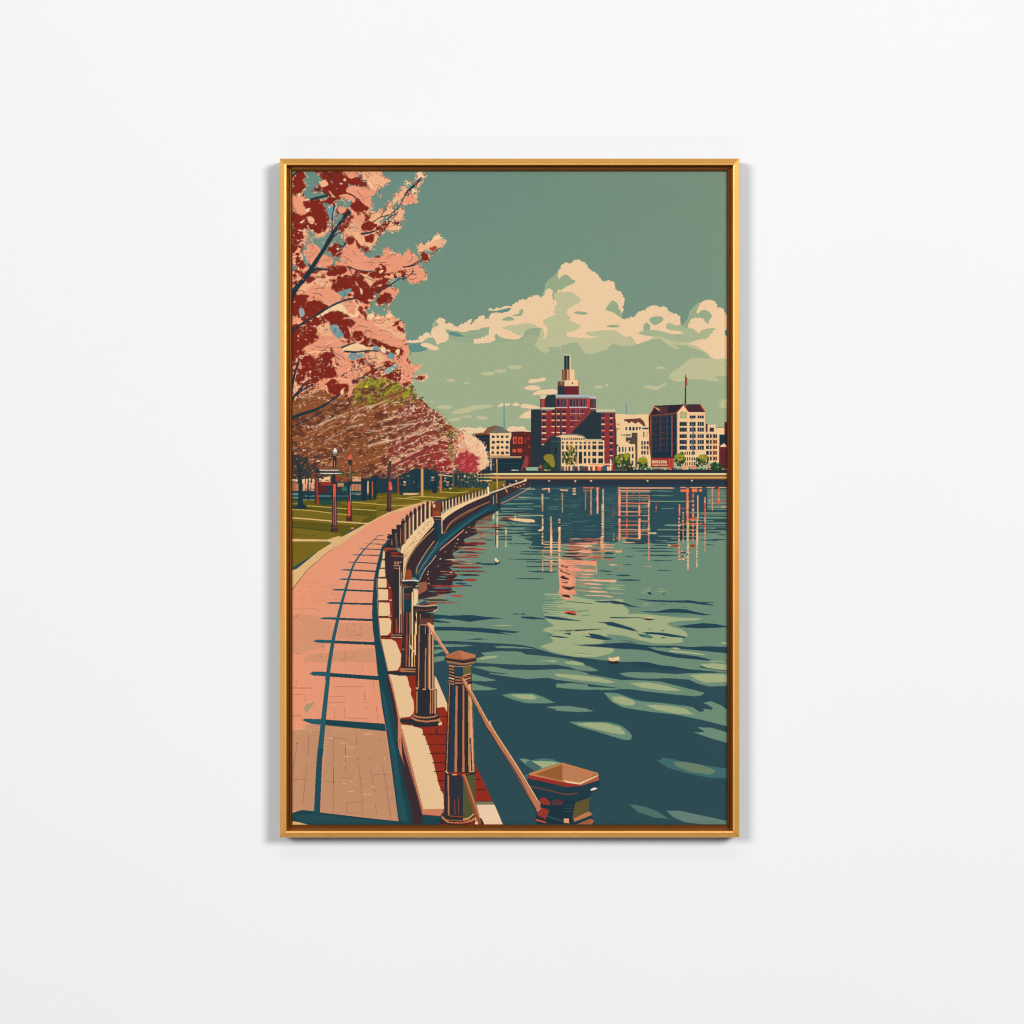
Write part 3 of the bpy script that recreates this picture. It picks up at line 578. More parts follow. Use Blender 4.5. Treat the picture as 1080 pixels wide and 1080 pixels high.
p('wm', '780 578 860 572 960 575 1080 590 1080 612 960 608 860 598'); 
t('Z')
for q in ['-20 38 100 56 230 75 400 105 520 105 640 113 760 143 920 184 900 200 860 206 740 196 560 176 440 160 400 156 260 138 140 122 60 112 -20 101', '-20 126 60 126 180 146 300 152 440 158 320 166 200 164 60 158 -20 150', '-20 -30 130 0 200 20 250 46 200 48 120 42 60 20 -20 6', '375 62 440 54 600 56 740 66 820 60 1064 56 1064 140 950 144 880 128 820 100 700 92 520 95 420 80', '560 -10 880 -10 890 20 970 48 900 42 760 20 640 10', '282 184 370 190 500 235 640 250 800 268 900 282 960 292 900 250 960 238 1020 262 1064 292 1064 396 900 355 740 322 560 302 400 276 330 240', '875 402 960 405 1064 436 1064 502 960 472 850 435 922 432', '-20 268 60 268 140 280 220 300 120 306 -20 297', '62 368 150 366 300 370 390 393 450 438 460 462 448 482 410 482 340 462 240 430 120 396', '675 930 760 930 900 960 1064 996 1064 1016 900 1016 790 1002 720 970']: p('wm' if not q.startswith('675') else (98,126,116), q)
p('wnavy', '380 20 470 36 600 42 700 50 840 62 960 50 980 44 900 42 760 44 620 28 500 26') if False else None
p('w0', '855 252 900 268 918 298 890 306 850 280 838 268'); p('w0', '898 244 940 260 972 282 960 292 930 284'); p('w0', '860 420 900 418 922 434')
for q in ['-20 62 120 72 260 90 360 118 300 122 120 104 -20 80', '440 122 560 118 680 140 780 172 660 170 520 152', '40 -20 110 -10 160 12 100 8 40 0', '820 70 950 64 1064 70 1064 116 920 120 870 100', '890 10 960 4 1064 20 1064 50 980 40', '330 208 400 208 460 228 482 248 460 265 400 260 345 238', '545 262 600 260 700 266 800 284 850 322 740 316 620 294', '105 380 200 372 300 378 380 402 412 432 415 450 340 440 200 406']: p('wl', q)
s('w0', .9, '890 20 980 36 1064 46'); s((70,120,110), .8, '66 368 300 370 390 394 450 440'); s((70,120,110), .8, '284 184 372 190 500 234 640 248 800 268')
p((62,106,106), '608 604 640 612 652 594 700 600 760 614 900 640 1064 664 1064 726 940 720 800 692 680 656'); p((106,128,104), '720 622 800 622 900 640 980 672 988 690 940 702 820 682 745 650')
p((74,112,102), '440 888 540 904 620 934 690 982 600 972 500 940')
t('Q'); p((74,118,108), '245 362 300 360 360 375 480 358 560 366 660 405 400 480 330 420'); p((120,146,120), '250 366 330 368 420 420 470 462 400 470 330 430'); p('wl', '370 385 480 384 560 388 640 400 470 452'); p((70,104,104), '330 380 370 388 460 440 440 470 400 480 300 420'); p((66,104,100), '285 520 340 505 340 560 310 560')
t('_'); p('bcream', '642 692 644 694 648 693.5 653 692 653.5 696 650 698 642 697'); p('ink', '642 696.5 647 697.6 651 696.4 654 699.5 650 701 642 700')
p('w0', '642 700 660 701 680 704 660 704')
# ---- park lawn, trees behind, lamps and signs
t('_')
p('grass2', '300 480 520 500 512 514 470 518 440 524 400 542 350 566 300 600')
p('grass', '300 535 330 532 380 528 440 520 500 516 470 522 440 530 400 544 352 566 330 585 300 604')
t('J')
R((30,58,66), '0 400 760 610'); R((30,58,66), '700 330 1080 560')
p('grass2', '130 625 300 610 700 605 1080 560 1080 720 560 900 0 900 20 700'); p('grass', '0 690 160 700 560 745 760 760 560 900 0 900'); p('grass', '450 615 900 610 940 660 600 680'); p('grass', '0 1000 320 1000 400 1020 280 1100 0 1140'); p('grass2', '0 800 400 830 640 850 520 945 360 985 0 985'); p('grass', '0 870 380 905 500 940 360 975 0 975')
p((24,54,58), '20 665 120 655 190 690 60 695'); p((26,70,62), '290 610 400 600 400 650 300 655'); s((40,78,60), 1.6, '270 640 500 615 690 612')
s('gline', .9, '170 660 420 680 560 690 750 700 960 720'); s('gline', .8, '600 625 760 640 940 650 1080 662'); s('gline', .9, '20 694 200 706 400 730 560 746'); s('gline', .7, '840 590 1080 600'); s('grass', 2, '830 600 1080 575')
s('lawn', 1.3, '20 775 200 788 400 806 560 818 720 828 760 824'); s((56,66,40), .7, '20 862 200 878 400 905'); s((64,66,30), .6, '20 930 260 945', taper=1)
# cars and houses glimpsed beyond the trunks
for q, c in [('30 380 80 430', 'bcream'), ('30 450 90 520', 'tan'), ('120 370 240 450', 'bcream'), ('130 440 240 520', 'hi'), ('30 540 90 560', (100,130,130)), ('20 575 90 590', 'wm'), ('150 560 400 575', (80,112,116)), ('25 635 80 645', 'wm'), ('130 600 240 610', 'wm'), ('285 385 390 432', 'bcream'), ('300 470 360 540', 'maroon'), ('440 380 480 430', (150,56,44)), ('495 390 560 430', (150,60,40)), ('600 385 680 430', 'hi'), ('460 445 520 480', 'tan'), ('590 455 680 520', 'tan'), ('460 480 500 515', 'maroon'), ('500 485 550 520', (44,110,96)), ('600 535 690 545', (60,120,112)), ('740 430 760 540', 'bcream'), ('780 430 800 560', 'rust'), ('840 420 930 540', 'tan'), ('450 560 560 580', (44,88,90)), ('980 420 1000 540', (60,60,48)), ('1035 420 1050 550', 'rust')]:
    R(c, q)
for k in range(70):
    x, y = rng.uniform(20, 1060), rng.uniform(385, 600); s(['tan', 'navy', (40,80,84), 'maroon', (70,110,100), 'navy'][rng.randint(6)], rng.uniform(.5, 1.1), [x, y, x+rng.uniform(10, 60), y-rng.uniform(-2, 6)])
for x in (150, 205, 245): R('navy', [x, 370, x+10, 450])
for x in (40, 60, 100, 170, 200, 620, 650, 870, 900): R('navy', [x, 460, x+6, 520])
TR = (26, 48, 58)
for x, y0, y1, w_ in [(105, 330, 660, 4), (715, 350, 615, 5), (770, 360, 610, 3), (815, 360, 600, 3.4), (180, 400, 610, 1), (1010, 400, 555, 3), (1060, 400, 560, 3)]:
    s(TR, w_, [x, y0, x, y1], w_*1.1); 
p(TR, '85 600 125 600 135 640 180 690 30 690 80 650')
for q in ['105 400 70 250 30 140', '105 380 60 320 20 290', '105 360 150 240 230 150', '105 400 180 300 260 270', '105 340 90 230 110 120', '60 230 20 200']: s(TR, 1.8, q, .7)
s((190,96,60), .7, '790 430 790 570'); s('tan', .7, '750 440 748 560')
t('I')
R((30,56,64), '-20 880 420 1080'); R((30,56,64), '400 830 760 1050'); R((30,56,64), '0 840 420 900')
p('grass2', '-20 1080 200 1075 420 1070 600 1040 1080 960 1080 1100 -20 1100')
t('K')
p('grass', '-20 290 300 270 450 262 560 262 640 246 760 205 830 200 900 215 780 262 700 268 560 300 450 320 370 322 300 335 200 370 0 450 -20 470')
for q in ['-20 350 150 360 300 345', '0 300 200 310 380 330', '200 300 330 296 480 305', '440 262 560 268 640 260']: s('gline', .8, q)
for y in (285, 320, 375): s('grass2', 1.6, [-20, y+20, 180, y+10, 360, y-10], taper=1)
R('maroon', '0 0 1 1')
p('grass', '560 250 640 235 760 195 780 190 900 180 900 215 700 262')
R((40,72,68), '560 130 780 235'); 
for k in range(120):
    x, y = rng.uniform(560, 790), rng.uniform(125, 232); blob([(56,90,60), 'navy', 'bcream', 'maroon', 'olive', (40,110,90), 'tan', 'navy'][rng.randint(8)], *tr([x, y])[0], rng.uniform(.5, 1.3), .6)
for y in (140, 160, 183): s('lawn', 1, [700, y, 800, y-3]); 
for x in (620, 672, 712, 740): s('navy', 1, [x, 120, x, 225])
for x, y, w_ in [(250,170,12), (175,190,14), (370,155,22), (465,160,10), (480,190,14)]: R('bcream', [x, y, x+w_, y+8]); R('hi', [x-4, y+20, x+w_, y+26])
for k in range(40):
    x, y = rng.uniform(140, 520), rng.uniform(130, 240); R([(44,104,96), 'bcream', 'tan', 'navy', 'navy', (44,84,90)][rng.randint(6)], [x, y, x+rng.uniform(4, 22), y+rng.uniform(3, 7)])
s('bcream', 1.4, '155 275 220 278 285 275', taper=2); s('bcream', .8, '420 140 520 150')
for x, y0, y1, w_, c in [(306,95,292,2.4,'gold'), (438,130,268,2,(196,110,70)), (528,120,240,1.6,'olive'), (572,120,235,1.6,'maroon'), (135,160,280,1.2,'rust'), (160,160,285,2.5,TR), (395,180,270,4.5,TR), (262,140,262,3.4,TR), (596,120,225,1,TR), (345,120,250,1,TR)]:
    s(c, w_, [x, y0, x, y1], w_*1.15)
s('tan', .6, '312 95 312 288')
# canopy: brown wall of branches with blossom dashes
CAN = tr('-10 560 20 500 60 500 70 490 120 475 200 490 300 510 420 550 470 450 540 425 640 420 740 440 820 490 880 530 910 560 960 600 1000 640 1080 690', 'B').tolist()+tr('520 300 600 350 640 410 700 450 760 490 790 500 860 530 930 560 990 620 1020 690 1030 750 1040 800 1010 850 960 860 940 885 860 890 780 870 740 840 660 900 560 870 440 850 330 850 260 890 140 930 60 910 0 900', 'I').tolist()+tr('900 400 820 370 740 390 690 330 560 350 480 330 400 340 340 380 240 350 180 260 120 200 20 200 -10 200', 'J').tolist()
CANM = mask([v for q in CAN for v in q], '_', j=.8)
CLIP[0] = CANM
fillm('brown', CANM)
n1, n2, n3 = wavy(26, 1), wavy(9, 2), wavy(60, 3)
# flow: dashes climb to the upper right along gentle arcs
fan = (YY-470)+(XX-306)*.42+12*np.sin((XX-306)/60)
fillm('brown2', CANM & (np.sin(fan/7+n1*1.4)+n2*.4 < -.55))
red = CANM & (XX > 404+12*n1) & (XX+(YY-455)*.3 > 414+10*n2)
fillm((128,64,48), red & (n2 > -.6)); fillm((134,56,46), red & (np.sin(fan/6+n1) < .1)); fillm((146,52,50), red & (YY > 462+(478-XX)*.4+9*n1) & (XX < 476) & (n2 > -.5)); fillm((104,54,44), red & (n2 < -1.3))
fillm((112,54,44), CANM & (YY > 490+6*n2) & (XX > 415))
pk = CANM & (XX > 480+3*n2)
fillm((224,150,120), pk); fillm((238,190,146), pk & (XX-YY*.4 > 306+4*n2))
fillm((170,52,56), pk & (((XX-492)/13)**2+((YY-489)/13)**2 < 1+.35*n2)); fillm((150,44,46), CANM & (YY > 482) & (abs(XX-470) < 10+5*n2))
fillm((134,112,52), CANM & (abs(XX-476-(YY-470)*.1) < 2.5+2*n1) & (YY > 468) & (YY < 496))
CLIP[0] = CANM
bx, by = XX[0], YY[:, 0]
def at(f, x, y):
    i = min(AH-1, max(0, int((y-AY0)*S))); k = min(AW-1, max(0, int((x-AX0)*S))); return f[i, k]
# rows of dashes climbing to the upper right, each row a gentle arc
rows = []
for r_ in range(46):
    y0 = 418+r_*3.1+rng.uniform(-1, 1)
    rows.append([(x, y0+22-(x-306)*(.34+.05*math.sin(r_*.7))+7*math.sin((x-306)/34+r_*.23)) for x in np.arange(306, 484, 1.5)])
for r_, row in enumerate(rows):
    x = 306.; heavy = rng.rand()
    while x < 486:
        i = min(len(row)-2, int((x-306)/1.5)); (xa, ya), (xb, yb) = row[i], row[i+1]
        edge = xa > 396+8*at(n1, 400, ya) ; v = at(n2, xa, ya) if AY0 < ya < AY1 else 0
        L_ = rng.uniform(1.3, 3.0) if edge else rng.uniform(1.2, 3.2)
        if v+.5*math.sin(xa/19+r_*1.7) > (-.35 if edge else .05):
            d = np.array([1.5, yb-ya]); d /= np.hypot(*d); c_ = np.array([xa, ya])+rng.uniform(-.5, .5, 2)
            w_ = rng.uniform(.6, 1.25) if edge else rng.uniform(.4, .8)
            band(['blo', 'blo', 'peach', (240,196,160), (226,160,120)][rng.randint(5)] if edge or rng.rand() < .62 else (176,110,72), np.array([c_-d*L_/2, c_, c_+d*L_/2]), w_, w_, 2)
        elif rng.rand() < .4:
            c_ = np.array([xa, ya]); d = np.array([1.5, yb-ya]); d /= np.hypot(*d)
            band((110,50,42) if edge else (100,54,36), np.array([c_-d*L_, c_, c_+d*L_]), .8, .8, 2)
        x += L_*rng.uniform(.75, 1.3)
for k in range(700):
    x, y = rng.uniform(478, 518), rng.uniform(462, 504)
    if not at(CANM, x, y): continue
    d = np.array([.6, -.8])*rng.uniform(.6, 1.4); c_ = np.array([x, y]); dark = ((x-492)/14)**2+((y-489)/13)**2 < 1
    band([(196,80,80), (150,40,50), 'rose', (226,150,130), (120,40,44)][rng.randint(5)] if dark else ['blo', 'peach', 'white', 'salmon', (214,130,110)][rng.randint(5)], np.array([c_-d, c_, c_+d]), .7, .7, 2)
for k in range(900):
    x, y = rng.uniform(306, 482), rng.uniform(416, 502)
    if not at(CANM, x, y): continue
    edge = x > 400
    blob([(92,48,34), (160,96,60), 'blo', (150,84,54)][rng.randint(4)] if not edge else ['blo', (110,44,40), (186,72,62), (130,60,48)][rng.randint(4)], x, y, rng.uniform(.3, .75), rng.uniform(.25, .5), ang=-.4)
t('B')
# long arcs of pale blossom through the canopy
for q in ['60 640 160 560 300 600 420 610', '180 800 260 740 380 690 520 650 600 640', '260 900 330 840 440 780 520 760', '540 810 640 800 760 770 900 730 1000 700', '560 860 660 840 800 780 940 740 1060 720', '560 920 640 890 700 860', '100 780 200 770 280 720 400 700', '440 740 480 700 540 690', '640 760 760 700 860 650 920 640', '60 570 100 560 160 530 200 520', '680 740 760 710 860 680', '760 900 880 840 1000 800 1060 790', '720 1000 800 980 900 960', '180 1020 260 1040 330 1050', '780 940 900 880 1040 840']:
    pts = smooth(tr(q), 6, False)
    for a, b in zip(pts[:-1], pts[1:]):
        for k in range(3):
            x, y = a+(b-a)*rng.rand()+rng.uniform(-1.6, 1.6, 2); d = (b-a)/(np.hypot(*(b-a))+1e-9)*rng.uniform(.5, 1.2)
            band(['blo', 'blo', 'peach', 'white'][rng.randint(4)], np.array([[x, y]-d, [x, y], [x, y]+d]), rng.uniform(.5, 1), .5, 2)
for q in ['30 740 140 690 260 630 380 560', '60 760 160 710 260 660 330 620', '20 800 200 900 380 830 500 790', '40 620 90 600 200 590', '120 860 240 850 420 800', '420 880 560 840 700 830', '200 960 340 900 500 880']:
    s('brown2', .7, q, .5); 
CLIP[0] = None
CLIP[0] = CANM
for k in range(850):
    x, y = rng.uniform(405, 482), rng.uniform(426, 500)
    v = at(n2, x, y)+.6*math.sin(at(fan, x, y)/3.2)
    if v > -.1: blob(['blo', 'blo', 'peach', (240,200,168), 'rose', 'white'][rng.randint(6)], x, y, rng.uniform(.45, 1.1), rng.uniform(.3, .55), k=6, ang=-.45)
    elif rng.rand() < .5: blob([(104,44,42), (92,60,40), (150,70,60), (120,48,46)][rng.randint(4)], x, y, rng.uniform(.5, 1.5), rng.uniform(.3, .6), k=6, ang=-.5)
# darker hollows between the crowns
for q in ['320 800 400 760 470 780 430 830 350 850', '540 900 620 850 700 840 640 900', '300 640 360 610 420 640 360 670', '600 700 660 660 700 700 640 740', '120 860 200 830 260 860 180 900', '480 960 560 930 640 960 560 1000']:
    m = mask(q, 'B', sm=1, j=1.2) & CANM & (rng.rand(AH, AW) < .96); INK[m & (n2+n1 > -.2) & np.isin(INK, [ink('brown'), ink((158,92,58))])] = ink('brown2')
for k in range(500):
    x, y = rng.uniform(306, 410), rng.uniform(416, 500)
    if at(n2, x, y)*at(n1, x, y) > .1: blob(['blo', 'peach', (206,150,110), (240,214,180)][rng.randint(4)], x, y, rng.uniform(.4, .8), rng.uniform(.25, .45), k=5, ang=-.4)
CLIP[0] = None
t('I')
for k in range(90):
    x, y = tr([rng.normal(690, 30), rng.uniform(520, 840)])[0]; blob([(120,104,50), 'olive', (96,84,44), 'rose', 'blo'][k % 5], x, y, rng.uniform(.5, 1.4), rng.uniform(.4, .8), ang=-.7)
# dark mass under the canopy at the left edge
p((62,58,50), '0 190 140 200 200 260 330 330 330 380 0 400', 1, n='J')
CLIP[0] = YY > 452
for k in range(260):
    x, y = rng.uniform(307, 342), rng.uniform(462, 505)
    if (x-307)*.5+(470-y)*1.0 > 6: continue
    blob([TR, (44,64,66), (36,50,56), 'brown2', (150,84,54)][rng.randint(5)], x, y, rng.uniform(.7, 1.8), rng.uniform(.5, 1))
CLIP[0] = None
t('J')
for q in ['105 400 70 250 30 140', '105 360 150 240 230 150', '105 400 180 300 260 270', '105 340 90 230 110 120', '110 500 80 380 30 300']: s(TR, 1.5, q, .6)
for k in range(160):
    x, y = rng.uniform(200, 1060), rng.uniform(300, 400); s(['brown', 'brown2', (176,104,66), 'navy', (170,80,50)][rng.randint(5)], rng.uniform(.6, 1.3), [x, y, x+rng.uniform(15, 50), y-rng.uniform(-6, 22)], taper=2)
for k in range(50):
    x, y = rng.uniform(840, 1060), rng.uniform(280, 400); blob(['bcream', 'orange', 'brown', 'hi'][k % 4], *tr([x, y])[0], rng.uniform(.3, .6))
# ragged edge specks against the sky
for q in tr('300 150 345 190 400 240 460 290 520 310 560 340 620 380 660 430 720 460 790 490 800 510', 'I'):
    for k in range(16): 
        x, y = q+rng.normal(0, 2.4, 2); blob(['blo', 'peach', (150,84,50), 'lime', (176,60,56), (120,70,44)][rng.randint(6)], x, y, rng.uniform(.4, .9), .5, ang=-.6)
for q in tr('800 520 860 535 920 570 970 610 1000 650 1020 700 1040 760 1040 800', 'I'):
    for k in range(14):
        x, y = q+rng.normal(0, 1.8, 2); blob(['blo', 'blo', 'peach', 'white'][rng.randint(4)], x, y, rng.uniform(.4, .9), .5, ang=-.8)
for q in tr('880 885 940 870 760 860 700 880 640 870 560 880', 'I'):
    for k in range(10):
        x, y = q+rng.normal(0, 2, 2); blob(['crim', 'rose', 'brown', 'bcream'][rng.randint(4)], x, y, rng.uniform(.4, .9), .5)
for x, y in [(345,740), (1035,825), (1020,850)]: blob((60,90,150), *tr([x, y], 'I')[0], .7)
t('I')
s((90,150,110), 1, '640 560 700 520 760 500'); s('olive', 1, '360 200 420 165'); s((44,96,60), 1, '370 205 430 165', taper=2)
for k in range(46):
    x, y = tr([rng.uniform(560, 760), 0])[0][0], 0; y = 455+(x-462)*.2+rng.normal(0, 2.6)
    blob(['olive', 'lime', (110,104,50)][k % 3], x, y, rng.uniform(.5, 1.2), .5, ang=-.6)
for k in range(30):
    q = tr([rng.uniform(300, 500), 0])[0]; y = 424+(q[0]-433)*.45+rng.normal(0, 1.6); blob(['lime', 'olive', 'rose', (230,150,190)][k % 4], q[0], y, rng.uniform(.4, .9), .5)
# lime leaves
t('B')
for q in ['465 490 480 455 520 440 540 460 520 490 480 500', '540 440 570 425 605 440 600 480 560 500 545 470', '600 470 620 430 650 410 660 450 640 500 610 510', '640 440 650 400 690 410 700 450 670 470', '700 430 740 425 765 450 740 470 705 465', '680 540 700 500 740 480 790 470 800 490 760 530 700 560', '462 540 480 515 510 525 505 565 475 575', '800 560 820 520 860 500 890 485 870 540 830 580', '540 560 570 540 590 580 590 620 560 600', '620 430 650 380 680 360 690 400 650 440']:
    p('lime', q, j=.9)
for k in range(150):
    a = rng.uniform(440, 900); x, y = tr([a, rng.uniform(425+max(0, a-740)*.35, 620)])[0]; blob([(112,104,44), 'olive', (126,100,48), (96,72,40), 'lime'][k % 5], x, y, rng.uniform(.8, 2.4), rng.uniform(.5, 1.0), ang=-.5)
for k in range(60):
    x, y = tr([rng.uniform(460, 900), rng.uniform(420, 600)])[0]; blob(['lime', (136,130,44), 'olive'][k % 3], x, y, rng.uniform(.8, 2.2), rng.uniform(.5, 1.1), ang=-.5)
for k in range(230):
    x, y = tr([rng.uniform(460, 880), rng.uniform(430, 620)])[0]; blob(['olive', 'brown', 'lime', 'brown2', (130,120,40)][rng.randint(5)], x, y, rng.uniform(.4, 1.3), rng.uniform(.4, .9), ang=-.5)
R((210,190,50), '535 480 560 500'); s('blo', .8, '540 630 600 625 690 590', taper=2); s((60,110,80), 1, '620 440 650 380'); s((150,170,120), 1.2, '690 380 760 350', taper=2)
# lamps and the park sign
t('J')
def lamp(x, y0, y1, w0, w1, cols, top, k=1):
    s('ink', w1, [x, y0, x, y1], w1) if False else None
    p('ink', [x-w0, y0, x+w0, y0, x+w1, y1, x-w1, y1])
    p(cols[0], [x+w0*.1, y0, x+w0*.7, y0, x+w1*.6, y1, x+w1*.1, y1]); 
    p(cols[1], [x-w0*.6, y0+(y1-y0)*.25, x-w0*.1, y0+(y1-y0)*.25, x-w1*.2, y1, x-w1*.6, y1])
s('maroon', 1.3, '250 390 250 640', 1.5); p((150,60,40), '252 400 270 400 285 645 262 650'); R((150,50,40), '270 432 410 468'); R('maroon', '272 440 300 560')
R('ink', '280 312 470 335'); R('ink', '285 340 510 370')
for k in range(26): R('white', [288+k*7, 318+(k % 2), 292+k*7, 328+(k % 3)])
for k in range(24):
    if k not in (14, 15): R('white', [290+k*9, 347+(k % 2)*2, 295+k*9, 360+(k*5 % 3)])
s('white', .5, '290 323 462 323'); s('white', .5, '292 353 500 355')
p('ink', '414 200 450 200 448 310 412 310'); s('tan', 1, '432 235 432 305'); p('ink', '406 165 455 165 448 210 440 235 420 235 414 210'); p('white', '418 150 432 108 450 128 455 150 455 165 414 165'); R((40,80,160), '414 152 455 162'); s('gold', .5, '418 180 446 180')
p('ink', '406 370 440 370 440 460 406 460')
lamp(430, 455, 880, 22, 26, [(150,84,80), (196,60,48)], 0); R('coral', '416 455 442 580'); p('maroon', '398 850 460 850 468 905 396 908'); s((170,90,90), .8, '438 600 445 850'); p('ink', '396 850 420 830 420 908 396 908'); s('rust', .6, '400 870 465 870')
p('ink', '556 225 598 225 590 280 588 480 560 480 566 280'); p('coral', '566 215 568 180 582 165 598 190 600 225 562 225'); s('tan', .8, '578 280 576 430'); lamp(573, 480, 790, 13, 24, [(140,64,60), (180,44,40)], 0); p('maroon', '543 765 600 765 602 808 540 808'); s('blue', .6, '583 470 580 640'); p('coral', '560 620 580 620 578 760 556 760')
p('ink', '946 235 972 235 965 300 950 300'); p('white', '955 235 960 205 968 235'); R('coral', '960 210 966 225')
lamp(948, 300, 710, 14, 22, [(120,60,60), (90,50,60)], 0); R('coral', '946 435 972 510'); p('orange', '966 470 980 490 970 520'); p('maroon', '920 680 960 680 962 715 918 710'); s('ink', .8, '940 715 970 725')
R('orange', '585 868 615 882')
# ---- brick path
t('_')
p('lawn', '300 602 307 602 313 600 323 592 335 582 350 572.6 349 571.5 345.5 570 362 565.5 372 560 387.6 551.7 400 545.6 409 540.6 425 536 447 529 455 529 440 538 410 555 380 580 350 600 320 620 300 660')
p('lawn', '306 568.3 345.5 569 356 565.6 360 566 350 572.4 344 571 306 571')
p('path', '300 629 308 622 314 614 324 601.5 334.6 592 348 580.7 361 572.6 372 565 383 557 392 551 404 545 415 540 425 538.5 447 531 460 528 452 536 440 545 430 552 415 563 403 576 400 590 394 620 393 650 395 680 400 720 406 760 412 800 420 860 424 875 300 875')
s('ink', .7, '308 622 314 614 324 601.5 334.6 592 348 580.7 356 575', taper=1)
s('lawn', .8, '361 571.5 372 564 392 550 415 539 447 529.5')
t('L')
p((213,147,112), '20 600 100 588 200 612 300 660 330 700 320 780 240 830 160 850 60 870 20 865', j=.5); p((213,147,112), '350 655 590 655 600 780 345 770', j=.4); p((213,147,112), '95 915 140 880 280 868 400 850 605 830 620 935 300 935 110 935', j=.4)
p('path', '300 660 350 640 345 760 325 780'); 
t('M')
p('path2', '20 350 60 330 220 336 178 948 20 944'); p('path2', '262 336 686 378 780 1018 222 956'); p((170,150,110), '100 215 130 185 185 172 125 250')
p('path', '20 340 90 320 130 345 80 372 20 372', j=.5)
for k in range(120):
    x = rng.uniform(25, 660); y = (345 if x < 220 else 345+(x-265)*.1)+abs(rng.normal(0, 26)); s((214,148,112), .5, [x, y, x+rng.uniform(8, 40), y+1], taper=2)
for k in range(90):
    x = rng.uniform(25, 560); y = rng.uniform(380, 930); s([(204,150,114), (186,132,98)][k % 2], .45, [x, y, x+rng.uniform(10, 50), y+1], taper=2)
t('L')
for k in range(60):
    y = rng.uniform(360, 520); x = rng.uniform(30, 330); s((214,138,108), .4, [x, y, x+rng.uniform(20, 90), y-rng.uniform(4, 14)], taper=2)
for k in range(40):
    y = rng.uniform(600, 860); x = rng.uniform(25, 180); s((214,150,116), .4, [x, y, x+rng.uniform(20, 90), y-rng.uniform(10, 30)], taper=2)
PL = (150,84,68)
for q in ['40 555 210 555 210 575', '400 680 415 680 410 720', '460 650 465 690', '430 700 510 745', '220 870 235 905', '400 865 402 915 355 915', '455 865 465 900 420 905', '520 960 525 1000', '275 680 285 690', '410 730 400 750', '240 800 245 850', '100 870 20 875', '40 620 70 590', '510 680 512 745 425 745']:
    s(PL, .35, q, sm=0)
t('M')
LN = (156,92,72)
for q in ['320 62 530 62', '285 132 396 132 396 105', '285 175 400 175', '285 218 322 218 322 290', '536 90 538 160', '515 172 575 172', '545 200 545 230', '600 20 605 100', '620 200 622 240', '630 260 632 320', '395 200 395 285 550 290 550 320', '25 120 112 118 110 165', '25 270 85 270 85 305', '20 72 160 72', '55 20 45 70', '480 370 482 490', '140 400 138 560', '125 620 95 910', '60 460 25 660', '400 465 402 670', '314 440 316 960', '490 600 520 860 525 960', '580 650 602 770', '612 890 625 970', '668 625 725 1010', '410 886 520 884', '410 886 408 962 528 962', '355 712 460 712', '240 740 310 740', '30 725 115 722', '680 686 722 686', '695 778 738 778', '700 868 745 868', '710 955 755 955', '640 420 645 450', '590 690 690 690', '310 430 400 430']:
    s(LN if len(q) > 16 else PL, .4, q, sm=0)
for a, b in [(490,578), (576,570), (605,800), (315,745), (515,715), (58,465)]: blob((70,50,50), *tr([a, b])[0], .5, .9)
for a, b, w_ in [(385,468,28), (435,492,60), (415,560,50), (330,607,22), (395,617,22), (565,400,55), (290,430,45), (435,735,30), (390,750,26), (555,830,75), (440,808,45), (680,570,18), (600,775,25), (80,360,60), (155,380,16), (260,500,14)]:
    s((232,178,128), .7, [a-w_/2, b, a+w_/2, b+1])
# ledge, its shadow and the posts' shadows on the path
t('_')
QUAY = tr('668 110 720 110 800 300 820 700 900 1000', 'L').tolist()+[[462,730], [472,743], [519.5,845], [532,872], [432,872], [417,790], [401,700], [399,640]]
put('brick', np.array(QUAY))
t('L')
p('sh2', '660 110 690 120 680 200 655 260 634 330 634 500 640 620 655 760 682 870 712 1010 735 1085 640 1085 626 990 610 800 595 700 590 600 592 500 598 420 605 330 620 260 640 180')
t('M')
p('sh2', '634 -10 715 -10 780 290 800 440 850 640 900 860 950 1040 780 1040 778 1018 720 580 690 370 660 200'); p((34,80,88), '650 60 690 150 720 330 760 520 800 800 850 1040 790 1040 740 640 700 370')
p('plum', '690 0 722 0 784 290 800 560 850 740 900 900 950 1040 882 1040 860 900 820 760 790 580 770 400 730 180')
p('sh2', '20 962 60 948 95 940 175 948 230 958 500 990 780 1020 1080 1040 1080 1060 120 1050 20 1030'); p((32,74,80), '20 975 200 970 500 1005 780 1030 500 1040 100 1035')
p('lawn', '20 1020 60 1026 140 1046 20 1046')
t('L')
for x0, y0, x1, y1, w_ in [(615,32,700,36,.7), (585,62,695,66,.8), (535,92,690,95,.9), (485,128,668,133,1.1), (440,170,655,175,1.2), (410,222,640,232,1.2), (365,277,620,288,1.7), (350,343,610,352,1.6), (302,418,605,429,2.0), (262,513,605,521,2.1), (218,622,600,634,2.5), (168,785,612,801,3.3), (143,1016,645,1048,4.6)]:
    q = tr([x0, y0, x0+26, y0-w_*3.2, x0+60, y0-w_*2.6, x1, y1-w_*3, x1, y1+w_*3.4, x0+70, y0+w_*3.4, x0+30, y0+w_*3])
    put((24,66,74) if False else 'sh2', q) if False else put(ink('sh2'), q)
    put(ink('sh'), tr([x0, y0, x0+26, y0-w_*3.2, x0+(x1-x0)*.3, y0-w_*2.8, x0+(x1-x0)*.3, y0+w_*3.4, x0+30, y0+w_*3]))
p('sh2', '90 300 110 290 260 296 680 326 690 380 270 338 230 330 160 328', n='M'); p('sh', '90 300 110 290 262 294 262 338 160 328', n='M')
q = smooth(tr('640 30 600 66 560 105 520 150 490 190 455 250 425 340 395 440 370 530 345 630 315 770 290 920 270 1060', 'L'), 6, False)
band('sh', q, .5, 4.4)
